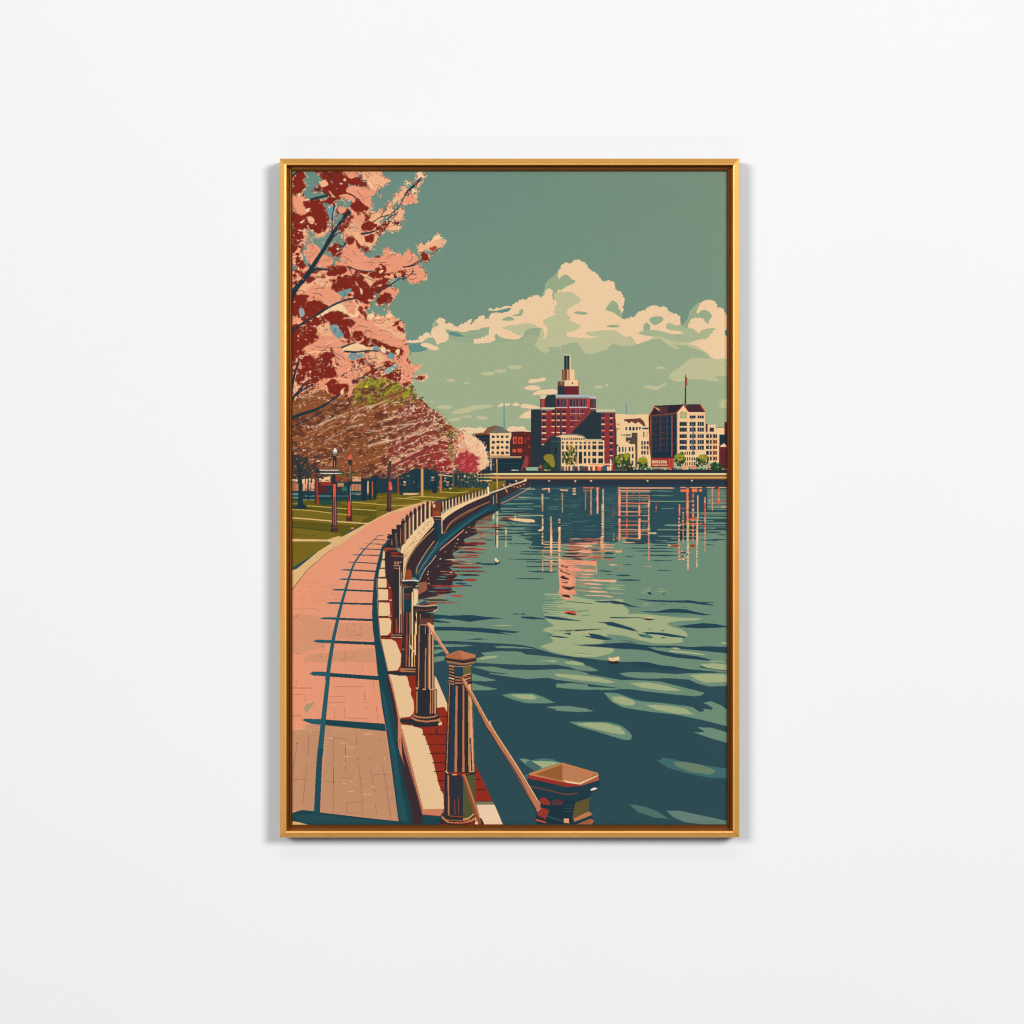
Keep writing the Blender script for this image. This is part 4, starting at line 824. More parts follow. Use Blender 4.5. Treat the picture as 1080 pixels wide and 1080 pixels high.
q = smooth(tr('278 -20 262 130 245 290 230 440 215 600 198 960', 'M'), 6, False); band('sh', q, 4.2, 6.6); 
band((30,76,86), smooth(tr('228 500 212 640 198 960', 'M'), 6, False), 5.4, 6.4)
s('edge', .5, '625 340 628 500 636 620 650 770 675 870 705 1010 720 1080'); 
for q in ['668 140 682 146 680 198 664 200', '660 210 680 210 682 264 648 264', '644 270 682 270 684 326 634 328', '632 338 692 340 692 404 632 402', '633 414 703 416 704 492 634 494', '636 508 714 512 720 590 705 604 638 606', '640 620 716 622 727 642 722 722 700 742 650 744', '655 770 730 772 762 790 776 830 797 880 792 955 770 992 706 996', '712 1020 830 1030 846 1085 725 1085']: p('ledge', q)
for y, a, b in [(333,634,700), (408,632,728), (498,634,732), (610,636,735), (752,650,805), (1005,706,800), (266,645,684), (204,655,684)]: s('ink', 1.1, [a, y, b, y-2])
R('brick', '700 345 712 400'); R('brick', '704 418 730 490'); p('brick', '718 515 735 515 738 600 722 600'); p('brick', '755 778 805 782 805 880 790 860')
for x, y in [(728,403), (728,493), (722,605)]: R('hi', [x-16, y-5, x+4, y+4])
t('M')
p('edge', '722 -10 735 -10 792 280 800 330 950 978 945 975 790 540 776 300'); s('edge', 1.1, '716 -5 770 230 778 300 780 460 792 540')
p('ledge', '724 -10 840 -10 856 60 868 80 866 120 884 160 890 215 884 250 860 276 788 284'); p('ledge', '798 332 885 345 940 360 960 410 985 470 1000 510 1020 570 1045 680 1070 780 1098 830 1098 936 950 938')
t('P')
p('ledge', '115 62 150 40 235 50 320 85 322 130 345 150 352 200 378 235 395 300 412 345 428 400 436 470 456 520 468 590 488 640 498 700 522 740 524 838 330 842')
s('bcream', .5, '128 70 225 480 330 842', sm=0); p('edge', '112 62 130 80 330 842 522 836 514 892 480 904 318 890'); p('ledge', '136 66 235 50 320 85 322 130 345 150 352 200 378 235 395 300 412 345 428 400 436 470 456 520 468 590 488 640 498 700 522 740 524 834 332 838')
p('sh2', '318 895 480 908 520 890 560 975 100 990'); p('plum', '225 980 190 600 130 350 115 130 150 300 320 895 322 985'); p('plum', '480 930 560 945 600 985 480 985'); s('ink', .8, '122 130 230 560 320 880', taper=2)
s('edge', 1.3, '92 0 95 220 110 300')
for y, a, b in [(130,330,545), (222,370,530), (312,400,530), (400,425,530), (483,440,530), (570,470,530), (660,500,530)]:
    s('mort', 1.1, [a-12, y+2, b, y-3]); 
p('mort', '440 85 450 75 470 125 480 140 440 138')
p('brick', '812 400 840 450 985 765 812 765'); s('mort', .9, '815 560 880 558'); s('mort', .9, '815 655 925 655'); s('mort', 1, '815 765 985 765'); s('mort', .6, '815 500 860 470')
R((120,112,84), '815 768 1000 796') ; p('w0', '985 765 1002 800 1080 975 1090 975 1090 700 830 400 850 380')
p((122,114,84), '815 770 986 770 1000 798 820 798'); p((236,204,170), '822 798 1002 798 1080 985 820 985'); s('bcream', .5, '1002 798 1078 980', sm=0)
t('O'); p('ledge', '525 385 540 400 645 650 645 740 620 680 545 690 525 640'); p('brick', '540 690 618 680 650 740 650 1100 480 1100 425 900 560 860'); p('w0', '640 640 650 660 655 735 640 700') if False else None
for y, a, b in [(770,590,650), (940,410,640), (1035,460,640)]: s('mort', 1, [a, y, b, y])
p('mort', '535 890 545 880 555 930 575 945 540 945')
# ---- harbour wall, railing posts and rails
t('K')
# ripples of warm reflection beside the wall
p('plum', '865 385 790 400 700 445 600 515 520 580 450 650 400 705 340 790 290 890 270 980 280 1030 420 1000 520 960 500 900 560 860 500 800 560 760 520 700 620 640 600 600 700 560 680 500 800 440 820 410')
p((110,84,70), '800 400 700 450 680 500 800 470 800 430')
cs = [(150,44,42), 'plum', 'plum', (176,104,80), (86,130,132), 'tan', (130,48,44), (60,44,52)]
for y, a, b, c, w_ in [(425,690,800,(150,60,50),1.6), (445,680,800,(140,90,70),2), (470,700,790,(120,110,90),2), (490,690,795,(160,80,64),1.2), (512,660,800,(140,70,60),1.6), (520,650,800,'tan',.8), (545,640,780,(110,60,56),1.6), (565,700,765,(170,110,90),1.4), (585,640,770,(190,130,100),1.2), (600,630,760,(160,80,64),1.2), (628,600,768,(150,44,42),3), (640,560,700,'plum',2), (667,560,780,(140,46,44),1.8), (655,545,700,'tan',.8), (690,560,690,'plum',2.2), (695,540,760,(96,60,60),1.2), (705,520,740,(170,110,90),1), (725,520,715,(150,80,66),2), (742,500,640,(80,120,124),1.8), (745,465,640,'bcream',.8), (752,500,620,'plum',1.2), (770,460,740,(110,44,48),1.8), (772,700,840,(40,70,82),1.4), (798,500,740,(140,46,46),2.4), (812,520,700,(90,134,136),1.4), (825,520,768,(120,44,46),1.6), (828,430,560,'tan',1.2), (852,560,720,'plum',2), (866,560,660,(90,136,140),1.8), (887,600,702,(160,56,50),2.6), (888,420,620,'plum',2.6), (905,330,540,'plum',4.5), (905,520,600,(90,140,144),1.6), (912,540,620,(44,72,88),2), (927,560,668,(40,70,92),1.6), (930,360,620,(176,60,54),1.8), (945,380,520,(100,120,130),1.4), (975,330,520,'plum',3.8), (972,500,550,'plum',1.8), (1000,500,605,(180,66,56),1.8), (1005,440,520,(110,140,160),1.6), (1015,340,480,'tan',1), (1030,300,500,'plum',1.8), (1048,320,580,(156,80,60),1.4), (1055,290,480,(84,130,128),1.4), (1070,300,500,'wm',2)]:
    s(c, w_, [a, y, b, y+3], taper=2)
for k in range(70):
    y = rng.uniform(400, 1000); x0 = 860-(y-385)*.95 if y < 900 else 340; a = x0+rng.uniform(0, 120); s(cs[rng.randint(8)], rng.uniform(.5, 1.2), [a, y, a+rng.uniform(30, 120), y+2], taper=2)
for x, y in [(350,830), (350,880), (352,915), (512,835), (345,850), (420,790), (435,740), (640,515), (620,550), (560,600), (550,630), (540,650), (530,680), (470,690)]: blob(['bcream', 'orange', 'tan', 'white'][rng.randint(4)], *tr([x, y])[0], .8, .6)
# wall faces
p('ink', '290 900 245 870 190 880 192 780 250 680 330 580 400 520 440 520 460 470 640 350 790 290 860 385 600 520 450 650 340 790')
p('ink', '440 520 440 445 470 405 560 352 700 296 780 270 800 300 620 400 470 500'); p('ink', '150 905 148 650 200 560 250 500 345 440 400 415 400 560 260 700 200 850 180 905')
p('plum', '250 860 262 780 320 690 400 600 420 600 380 660 300 760 270 850'); p('plum', '455 560 560 450 800 325 800 350 600 470')
p('bcream', '345 450 400 420 445 405 448 440 400 470 380 500 320 570 250 650 205 730 180 800 172 890 150 905 150 690 160 650 200 600 250 540 300 490')
for k in range(90):
    u = rng.rand(); q = smooth(tr('165 800 180 700 230 620 290 540 370 470'), 8, False)[int(u*32)]; blob([(60,50,48), 'tan', 'rust', 'gold', (150,120,80)][k % 5], q[0]+rng.normal(0, 2.2), q[1]+rng.uniform(-2, 2), rng.uniform(.4, 1), .35, ang=-.7)
p((28,68,80), '290 900 245 870 250 800 300 740 390 640 420 600 460 560 560 490 650 430 720 390 800 340 865 375 860 390 790 400 700 445 600 515 520 580 450 650 400 705 340 790')
s((40,96,108), 2, '280 860 330 760 420 650 500 580 600 500 700 430 800 370', taper=2)
p('plum', '185 880 192 800 215 740 260 670 320 600 390 540 400 560 400 590 370 620 320 680 285 740 262 790 245 860')
p('plum', '442 545 448 480 480 445 540 405 620 360 700 322 785 292 800 300 800 330 720 360 640 405 560 455 500 500 455 560')
s('gold', .7, '262 840 275 790 320 710 370 640 400 600', sm=1); s('tan', .7, '460 560 500 490 560 440 640 395 720 360 790 330'); s((150,100,60), .6, '470 540 520 480 600 430 700 375')
for k in range(26):
    u = k/25; q = tr([270+150*u, 850-230*u])[0]; blob('gold', q[0]+rng.uniform(-.3, .3), q[1], .35)
for k in range(34):
    u = k/33; q = smooth(tr('285 890 320 820 370 760 400 720'), 9, False)[min(27, int(u*27))]; band('bcream', np.array([q, q+(.9, -.9)]), .5)
for k in range(14):
    q = tr([430+k*12, 680-k*10])[0]; s('hi', .6, [q[0], q[1], q[0]+2.5, q[1]-3], n='_')
# far wall and quay corner
p((60,46,50), '780 285 840 262 900 240 1000 200 1055 180 1080 190 1080 215 1000 240 900 290 860 320 865 350 860 385 800 345')
s('bcream', 1.4, '780 272 860 246 940 215 1000 195 1048 176'); s('hi', .6, '865 345 920 320 1000 275 1060 240 1075 228'); s((60,90,96), 1, '870 355 940 320 1010 285')
s('hi', 1, '880 205 912 265'); s('hi', .8, '930 200 940 225'); s('maroon', 1, '900 290 960 255 1040 215')
for x, y in [(975,185), (930,205), (960,225), (985,228), (1005,220), (1030,208)]: blob('tan' if y > 190 else 'bcream', *tr([x, y])[0], 1.1, .9)
for x, y in [(1040,178)]: blob('bcream', *tr([x, y])[0], 1.8, 1.6)
p((44,56,64), '800 280 850 270 862 385 805 350'); s('tan', .7, '835 270 838 345'); s('hi', .6, '812 290 815 350'); s((30,44,54), 1, '850 275 858 380')
# the sea wall's top
p('bcream', '440 440 445 425 480 395 560 350 640 318 720 292 780 268 785 284 700 318 620 354 540 398 480 438 450 470')
p('bcream', '150 905 160 800 185 730 230 650 300 570 370 500 385 460 392 475 380 505 330 560 265 640 215 720 192 790 182 880 175 910')
s('ink', .5, '172 880 182 800 205 735 255 655 320 580 385 515'); s('gold', .7, '178 890 188 800 212 732 262 655 330 580 392 520')
for k in range(30):
    u = k/29; q = smooth(tr('170 850 185 760 230 680 300 590 380 495'), 8, False)[min(32, int(u*32))]
    blob(['ink', 'tan', 'rust'][k % 3], q[0]-1.4+rng.uniform(-1, 1), q[1], .6, .35)
R(TR, '392 462 414 610'); p((26,60,72), '412 462 440 455 440 580 470 560 412 600'); p('ink', '380 440 440 440 448 456 436 468 390 472 384 455'); s('hi', 1.3, '446 450 447 560'); s('tan', .6, '386 458 440 458')
# railing posts, from far to near
s('gold', 1.1, '837 28 840 250'); 
rail = smooth(tr('150 480 250 395 330 345 450 318 560 275 700 240 775 225'), 6, False)
for i in range(15):
    x = 770-23.5*i; y0 = 232+i*6.4; y1 = 268+i*9.6; w_ = 1+i*.07
    s('bcream', w_*.9, [x+9, y0+8, x+9, y1]); s('ink', w_, [x, y0, x, y1]); s('maroon', w_*.5, [x+4, y0+6, x+4, y1])
s('white', 1.5, '775 224 776 275')
s('ink', .5, '445 330 560 285 700 245 770 232'); s('tan', .5, '450 400 560 345 700 292 770 262'); 
p((120,56,40), '372 352 440 330 440 435 372 440'); p('rust', '385 400 432 395 432 432 385 436'); p('ink', '438 330 450 322 452 400 440 410'); R('bcream', '382 350 398 372'); s('ink', 1, '372 330 372 440')
for i, (x, y0, y1) in enumerate([(345,338,452), (313,355,470), (285,370,495), (256,388,520), (226,412,560), (200,436,590), (170,468,630)]):
    w_ = 2.6+i*.34; s('bcream', w_*.5, [x+14, y0+8, x+14, y1]); s('ink', w_, [x, y0, x, y1]); s('tan', .5, [x+8, y0+10, x+8, y1-4]); s('ink', w_*1.5, [x-6, y0+3, x+8, y0+1], w_*.9)
    s('maroon', .6, [x-2, y0+14, x-2, y1-6])
for i, (x, y0, y1) in enumerate([(138,503,660), (105,535,690), (75,575,700)]):
    w_ = 4.2+i*.8; s('ink', w_, [x, y0, x+5, y1]); s('ink', w_*.9, [x-16, y0+4, x+20, y0+2], w_*.6); s('tan', .5, [x+14, y0+18, x+16, y1-6]); s('plum', 1.6, [x, y0+20, x+2, y1])
for y in (548, 575, 600): s('hi', .5, [0, y, 70, y-2])
t('N')
p('ink', '128 62 160 42 220 44 250 70 246 90 320 130 320 170 312 430 312 890 218 882 212 480 168 380 150 320 146 110 132 96')
p('plum', '155 130 290 170 285 240 245 260 225 400 215 440 165 330')
p((150,70,50), '130 75 160 66 250 72 250 88 170 92 160 110 136 105'); R((140,44,38), '200 112 280 128'); p('rust', '200 135 320 150 322 160 210 150')
for a, b in [(235,200), (262,200), (286,200), (235,215), (262,215)]: R('hi', [a, b, a+14, b+10])
s('hi', .7, '225 240 290 240'); s('tan', .7, '230 262 280 268'); s('hi', 1, '283 250 284 880'); s('tan', .8, '300 300 303 880'); s('bcream', .6, '292 430 293 700')
s('rust', 1.6, '252 740 254 885'); s('maroon', .8, '236 500 238 880'); s('rust', .7, '268 820 270 880')
p('rust', '345 285 370 270 398 290 398 372 340 372'); 
p('ink', '200 882 312 884 316 935 200 935'); s('tan', .8, '205 895 312 900'); s('hi', .9, '200 918 312 924'); 
# third post
p('ink', '385 600 436 600 436 1085 385 1085'); p('bcream', '412 560 440 585 436 640 414 620')
p('ink', '325 450 412 450 412 900 520 1040 325 1040'); p((24,56,68), '328 560 392 560 392 640 345 680 328 690')
p('ink', '298 384 330 378 470 384 482 400 440 412 520 430 470 452 400 455 320 440 300 410'); s('white', 1, '310 383 400 380 468 386'); s('bcream', .9, '430 442 470 428 510 432', taper=2); s('rust', 1.2, '310 420 360 436 400 442')
p((150,90,64), '470 400 540 390 545 470 490 500 455 520'); p('bcream', '415 460 460 470 455 590 430 610 418 560')
for y in (510, 528, 552): s('rust', .8, [325, y, 380, y])
s('wt', .7, '395 500 395 1000'); s('bcream', 1.3, '404 490 405 1080')
for x, c, w_ in [(352,'rust',1.2), (382,'tan',.9), (368,'ink',1)]: s(c, w_, [x, 680, x, 1080])
t('O')
p('ink', '220 -10 345 -10 345 310 210 305'); 
for x, x2, c, w_ in [(262,256,'rust',1.8), (290,284,'tan',1.2), (316,312,'bcream',1.4), (335,334,'gold',1.1), (275,270,'plum',1), (240,230,'maroon',.8), (325,322,'ink',.7)]: s(c, w_, [x, -10, x2, 302])
s('bcream', 1.3, '290 92 310 130 335 162'); R('tan', '218 128 240 138')
p('ink', '205 298 345 300 345 385 200 385 185 345 76 345 74 368 185 372'); p('copper', '195 312 345 318 345 330 200 326'); p('copper', '190 330 345 342 345 352 200 346'); 
p('ink', '76 345 190 340 200 385 90 368')
# second post
t('N')
p('ink', '432 680 605 690 612 1085 430 1085')
p('ink', '420 622 520 630 636 622 645 650 600 676 520 688 450 680 425 655'); s('hi', 1.2, '425 618 500 622 560 620 630 612'); s('bcream', .8, '600 676 632 660 645 650'); p((70,70,74), '458 615 480 590 520 574 555 590 562 612 520 620'); p('rust', '560 590 620 580 636 600 560 614'); s('rust', .8, '440 655 520 664 620 650')
p((70,60,40), '570 690 608 690 605 740 575 740'); R((104,60,48), '470 742 600 796'); s('tan', .9, '480 700 480 740'); s('tan', 1, '478 800 540 800'); 
for x, c, w_ in [(438,'bcream',2.2), (470,'copper',1), (528,'copper',.9), (568,'hi',1.2), (586,'bcream',1.2), (600,'hi',1.4)]: s(c, w_, [x, 800 if x > 500 else 690 if x < 440 else 800, x-1, 1085])
p('ink', '424 690 436 690 445 760 436 800 430 760'); p('peach', '545 780 560 785 612 820 612 900 575 840'); 
t('O')
p('ink', '350 -10 520 -10 522 510 545 510 548 760 345 770 345 510 350 500')
for x, x2, c, w_, y0, y1 in [(378,372,'copper',1.2,-10,500), (440,438,'copper',1.3,120,505), (480,478,'hi',1.5,-10,510), (508,508,(200,146,110),1.6,-10,510), (355,350,'plum',1.2,-10,500), (494,492,'ink',1,-10,510), (465,464,'tan',.6,-10,505), (358,356,'copper',1.2,530,740), (488,486,'tan',1.2,520,750), (508,506,'copper',1,520,750), (530,530,'hi',1.4,520,745), (518,518,'olive',.6,520,745)]: s(c, w_, [x, y0, x2, y1])
p('hi', '345 495 365 495 372 512 350 514'); p('hi', '412 506 445 506 440 518 410 520'); p('hi', '470 510 520 510 535 516 480 520'); p('ink', '378 525 460 525 458 765 370 765')
p('ink', '325 745 560 745 600 840 560 862 430 872 330 870 325 850 200 832 198 795 300 795'); p('copper', '322 748 370 770 450 776 520 766 550 748 556 762 520 780 450 790 360 784 320 765'); p('copper', '308 772 360 800 450 812 540 800 575 785 590 830 575 832 560 815 450 828 350 815 300 785'); p('bcream', '560 836 592 820 596 850 562 856')
p('ink', '198 795 310 795 335 838 560 830 555 855 430 872 330 870 322 850 200 832')
# near tall post
p('w0', '640 640 652 660 648 760 640 720') if False else None
put('ink', tr('658 440 880 440', 'O').tolist() and np.concatenate([tr('658 440 880 440', 'O'), tr('820 505 530 485', 'P')]))
def shaft(c, w, xo, xp, w1=None, y0=460, y1=490):
    a = tr([xo, y0], 'O')[0]; b = tr([xp, y1], 'P')[0]; band(c, np.array([a+(b-a)*k/8 for k in range(9)]), w, w1 or w)
shaft((28,56,74), 4, 712, 598, 5.2); shaft('copper', 2, 735, 636, 2.8, 480); shaft('tan', .7, 668, 550, .8); shaft((46,42,44), 3.4, 765, 672); shaft('copper', 1.6, 800, 708, 2.4, 470); shaft('plum', 1.6, 690, 572); shaft('hi', 2.2, 862, 790, 4.6); shaft((60,56,44), 1.2, 866, 788, 1.6, 975, 480); shaft('gold', .7, 845, 762, .9); shaft('ink', 1.6, 832, 738, 2.2); shaft((120,110,64), .8, 882, 812, 1)
t('O')
p('ink', '655 275 875 282 876 462 660 466'); p((30,64,76), '715 292 792 292 790 382 716 386'); p((104,96,58), '794 300 872 290 872 372 794 372')
for y in (286, 312, 340, 370, 398, 425, 448): p('copper' if y != 398 else 'bcream', [658, y, 712, y+12, 712, y+24, 660, y+10])
for y in (396, 424, 452): s('copper', 1.2, [718, y, 790, y+2, 840, y-6]); 
for y, c in ((372,'gold'), (392,'rust'), (412,'gold'), (436,'rust')): s(c, 1, [794, y+12, 872, y-8])
s('tan', .8, '656 285 800 298 880 282')
p('ink', '622 204 800 226 918 208 920 246 800 272 622 238'); p('copper', '628 198 690 168 755 142 830 162 912 184 918 210 800 232 640 214'); p((170,104,66), '640 212 755 146 800 232'); p('tan', '634 240 800 268 916 246 914 262 800 286 650 260'); s('rust', .6, '625 212 800 236 918 214'); s('ink', .5, '650 252 800 276 912 254')
t('P')
p('ink', '530 480 560 500 700 520 820 500 824 560 704 540 704 945 560 945 528 870'); p((44,46,58), '578 530 700 530 700 900 580 900'); p((82,84,52), '704 530 822 510 822 760 862 900 820 930 704 935')
s('copper', 1.5, '566 520 568 900', 1.8); s('rust', .7, '625 745 630 890'); s('rust', .7, '660 735 664 890'); p('bcream', '530 475 548 480 568 500 560 505'); p('hi', '600 506 650 508 648 520 602 520'); s('rust', 1, '575 905 700 915'); s('gold', 1.4, '705 938 760 925 808 885')
p('copper', '500 905 530 880 570 940 700 950 800 920 830 900 835 925 790 960 700 975 560 972 505 930'); p('ink', '495 890 520 870 570 935 575 945 540 935'); p('ink', '570 945 700 955 760 940 822 890 830 905 780 940 700 966 570 960'); s('ink', 1, '500 930 560 978 700 986 800 965 850 935')
p('copper', '696 520 722 506 745 560 800 720 870 930 905 985 850 985 800 850'); p('rust', '700 530 712 524 830 860 880 985 855 985 800 850'); p((60,40,34), '860 915 885 935 908 985 880 985')
# rails between the posts
s('edge', 3, '548 785 620 900 735 1075', 2.6, n='N'); s('peach', 1, '560 785 632 900 744 1068', n='N'); p('peach', '545 780 570 782 612 820 612 880 590 860', n='N')
s('edge', 2.2, '530 0 590 90 655 178', 2, n='O'); s('peach', .8, '540 0 600 90 655 170', n='O')
s('copper', 2.6, '785 410 830 490 880 570 960 720 1080 960', 4.2, n='O'); s('bcream', .7, '800 410 846 490 892 562 975 716 1080 900', n='O'); s('ink', .7, '775 415 820 500 868 584 948 735 1068 970', n='O')
s('copper', 4.2, '-30 50 0 115 240 480 440 850', 5, n='Q'); s('bcream', .8, '-30 0 0 78 220 420 448 795', n='Q'); s((150,88,62), .9, '-20 110 80 290 260 590 430 865', n='Q'); s('ink', .8, '-40 90 0 160 200 500 415 880', n='Q')
# nearest post head
t('Q')
p((26,54,64), '330 545 350 500 660 400 1000 500 1018 580 1005 630 930 700 910 750 900 860 960 940 960 985 410 985 430 880 445 790 360 640 325 580')
p((170,108,60), '345 498 660 402 1000 500 998 520 820 608 690 588 350 520'); p((150,92,48), '400 512 655 420 655 570 560 552'); p((190,124,84), '660 412 960 510 940 530 820 590 680 568 660 570')
p((200,128,76), '345 498 660 400 1000 498 1000 512 900 490 660 414 380 510'); p('bcream', '668 566 720 574 820 590 1000 515 1000 525 825 608 690 588'); p((150,48,38), '335 515 400 525 690 590 820 608 825 622 700 630 560 598 335 548'); p((170,90,64), '825 608 1000 525 1010 565 830 620'); p((206,130,84), '345 500 400 512 690 580 700 590 400 528 340 515')
p((28,58,68), '335 550 560 600 700 630 825 622 1012 568 1016 600 1000 640 920 700 830 740 790 770 700 790 500 740 440 740 360 640')
s('rust', .7, '360 625 520 660 680 698 800 690'); p('white', '924 655 960 636 990 640 980 652 935 666'); s('ink', .7, '940 672 985 662')
p((24,50,60), '440 730 780 770 750 940 740 985 430 985'); p((96,84,46), '780 780 916 730 905 865 765 930 752 925')
p((150,50,40), '440 750 460 732 500 735 540 770 540 805 480 795 440 775'); p((150,50,40), '440 840 465 825 530 850 520 890 500 935 425 900'); p((84,50,56), '550 760 600 745 670 760 660 800 560 805')
p('coral', '408 935 500 962 506 974 410 950'); p((190,120,76), '765 930 910 862 945 890 770 970'); p((160,96,66), '790 985 930 930 962 950 940 985'); s((40,70,70), 1, '770 965 930 905')
p('hi', '672 930 720 930 722 975 672 970'); s((44,90,90), .6, '690 800 760 800'); s((44,90,90), .6, '680 830 760 830'); s((44,90,90), .6, '670 860 750 860'); s((40,84,90), 1.2, '510 900 580 930 660 950')
p('ink', '400 880 425 900 500 940 505 960 410 935'); p((210,132,96), '420 870 440 850 450 800 400 800')
s('copper', 4.8, '380 730 410 790 440 850', n='Q'); s('bcream', .8, '390 700 448 795', n='Q')
# ---- blossoming branches, upper left
BR = (28, 50, 58)
BACK = INK.copy()
def bl(c, q, n=None, am=.7):
    """a patch of blossom with a ragged petal edge"""
    g = smooth(tr(q, n)); put(c, jag(g, am))
    for a in g[::2]:
        if rng.rand() < .55: blob(c, a[0]+rng.uniform(-.9, .9), a[1]+rng.uniform(-.9, .9), rng.uniform(.5, 1.2), rng.uniform(.4, .8), k=6)
def mottle(q, n=None, sky=0):
    m = mask(q, n, sm=1, j=.8)
    INK[m] = ink('salmon'); INK[m & (m1 > .25)] = ink('peach'); INK[m & (m2 > .0)] = ink('red'); INK[m & (m1 < -1.1) & (m2 < .1)] = ink('blo')
    if sky: INK[m & (m1*m2 < -1.1)] = ink((110,146,140))
m1, m2 = wavy(7, 21), wavy(8, 22)
mottle('430 340 600 330 640 400 640 480 600 560 480 600 400 560 390 400', 'A')
mottle('20 740 120 700 200 740 400 690 640 730 700 800 600 950 480 1085 20 1085', 'A'); mottle('620 640 820 640 880 770 700 810 600 800 560 700', 'A'); mottle('20 430 120 450 130 520 100 600 80 700 20 740', 'A', 1); mottle('340 330 430 300 440 400 380 480 340 440', 'A')
mottle('20 0 740 0 820 130 850 250 880 440 700 430 560 430 460 500 440 560 300 550 150 500 20 560', 'B', 1)
t('A')
# pale and salmon blossom behind
for c, q in [('salmon','20 215 60 205 110 225 150 240 100 260 130 330 80 350 20 330'), ('blo','60 225 100 220 150 240 140 252 90 240'),
 ('salmon','360 30 640 30 655 70 710 100 690 130 640 165 600 215 580 260 600 290 560 300 480 230 400 180 440 140 500 150 560 150 500 60 420 60'),
 ('peach','480 30 650 30 655 70 712 100 690 135 640 165 600 130 560 90'), ('peach','570 300 600 330 660 310 680 340 660 380 590 400 540 350'),
 ('blo','905 70 915 45 945 40 955 60 980 75 960 95 930 95 910 88'), ('blo','820 120 840 102 862 112 850 140 830 140'), ('peach','735 235 760 195 790 200 795 150 830 145 840 180 800 240 750 265'), ('peach','905 100 940 120 935 150 900 145'), ('blo','870 160 905 160 915 190 885 200'), ('salmon','800 255 830 210 880 205 910 215 912 250 870 275 820 285 800 270'),
 ('peach','690 280 720 260 745 270 735 330 700 335'), ('peach','770 320 805 300 820 340 810 380 780 400 745 385 740 360'), ('peach','600 390 660 330 700 320 700 350 640 400 600 420'), ('peach','640 400 700 400 780 400 800 430 760 470 720 470 690 460 650 480 620 460'),
 ('salmon','430 310 470 300 490 350 520 340 540 380 500 420 520 460 510 490 470 540 480 590 420 560 400 480 420 420 470 380'), ('peach','410 430 470 400 500 420 500 500 460 540 420 500'), ('peach','490 500 560 480 620 460 635 500 610 560 570 600 540 600 500 560'),
 ('salmon','120 590 150 545 165 530 185 560 215 590 220 630 190 680 150 700 110 640'), ('salmon','190 660 230 635 290 640 315 680 280 720 220 720 190 700'),
 ('salmon','370 600 400 570 450 565 490 590 530 620 550 650 600 655 660 640 690 580 720 600 740 620 790 625 800 660 820 640 835 590 870 610 900 640 930 680 900 720 860 770 800 740 760 760 700 750 660 700 620 720 590 750 500 745 440 720 400 690 360 650'),
 ('salmon','800 730 900 700 960 730 970 780 950 810 880 835 830 800 800 770'), ('blo','940 730 972 780 950 812 940 780'),
 ('blo','915 570 940 555 970 560 990 540 1010 530 1050 485 1090 510 1090 580 1040 570 1010 610 970 600 930 620'),
 ('salmon','330 690 370 670 400 700 420 740 460 780 430 790 400 740 350 720'), ('peach','470 770 560 770 590 800 620 820 600 860 560 850 520 800'),
 ('salmon','100 830 200 800 280 830 320 860 370 890 400 900 360 960 300 990 240 980 180 940 130 960 110 920 20 900 60 860'), ('peach','60 850 140 800 250 800 300 830 280 860 180 850 90 900'),
 ('blo','230 1010 330 990 400 960 470 970 470 1090 200 1090'), ('salmon','380 980 420 960 468 970 470 1060 430 1040'), ('blo','560 1085 595 1040 620 1070 690 1060 700 1035 720 1050 745 1090'),
 ('salmon','640 900 700 870 760 870 780 905 740 950 700 930 660 950'), ('peach','180 470 280 440 300 400 300 440 240 500 200 510'), ('peach','20 450 60 455 135 470 140 500 110 520 60 510'), ('peach','20 640 60 650 40 700 20 690')]:
    bl(c, q, am=1.0)
# deep red masses
for q in ['20 80 60 35 100 35 125 70 110 110 120 140 100 190 110 215 70 200 20 212',
 '195 35 360 35 400 60 470 60 520 90 560 150 500 150 440 140 405 180 460 210 520 250 570 300 530 330 490 330 430 300 440 250 400 230 350 240 340 290 270 270 250 270 280 320 290 380 270 440 240 470 190 480 130 450 70 455 20 430 20 330 60 345 90 350 130 330 100 290 95 255 160 240 280 230 250 200 210 190 180 195 160 170 190 150 230 100 195 60',
 '335 310 380 285 410 320 390 360 355 365 335 340', '20 460 60 455 100 480 100 520 60 560 50 600 20 610', '300 560 340 540 350 570 375 590 370 640 330 650 285 620 275 590',
 '515 430 550 395 600 400 610 440 570 460 530 465', '545 500 600 480 605 520 590 540 550 540', '410 510 450 500 465 530 440 560 410 545', '620 440 690 390 750 370 760 345 730 380 700 430 650 490 625 480', '40 660 70 645 100 680 115 700 100 730 60 720',
 '270 720 300 705 350 710 380 730 410 740 380 770 320 780 280 750', '105 765 140 755 170 790 190 800 150 830 110 815', '320 830 400 800 440 790 470 770 520 780 560 830 620 820 700 800 712 830 690 870 630 910 600 920 560 960 530 975 480 950 450 880 400 890 350 900 300 880',
 '580 760 640 740 690 715 680 770 640 800 600 800 575 790', '930 620 970 615 1000 650 990 680 960 685 935 660', '1000 590 1040 570 1050 600 1020 612', '620 940 700 900 740 960 690 990 660 1005 620 980', '510 570 560 580 570 610 530 610', '20 960 70 920 140 925 110 980 180 950 230 960 280 990 250 1040 180 1070 100 1085 20 1060',
 '250 1060 340 1030 440 1090 220 1090', '530 350 570 340 575 370 545 385', '370 390 430 360 440 400 400 450 360 480 350 440', '830 190 870 165 865 200 840 210', '800 750 830 740 825 790 795 790', '865 760 905 760 900 800 870 790', '740 390 790 400 795 420 760 425', '350 720 400 715 410 750 360 770']:
    bl('red', q, am=.8)
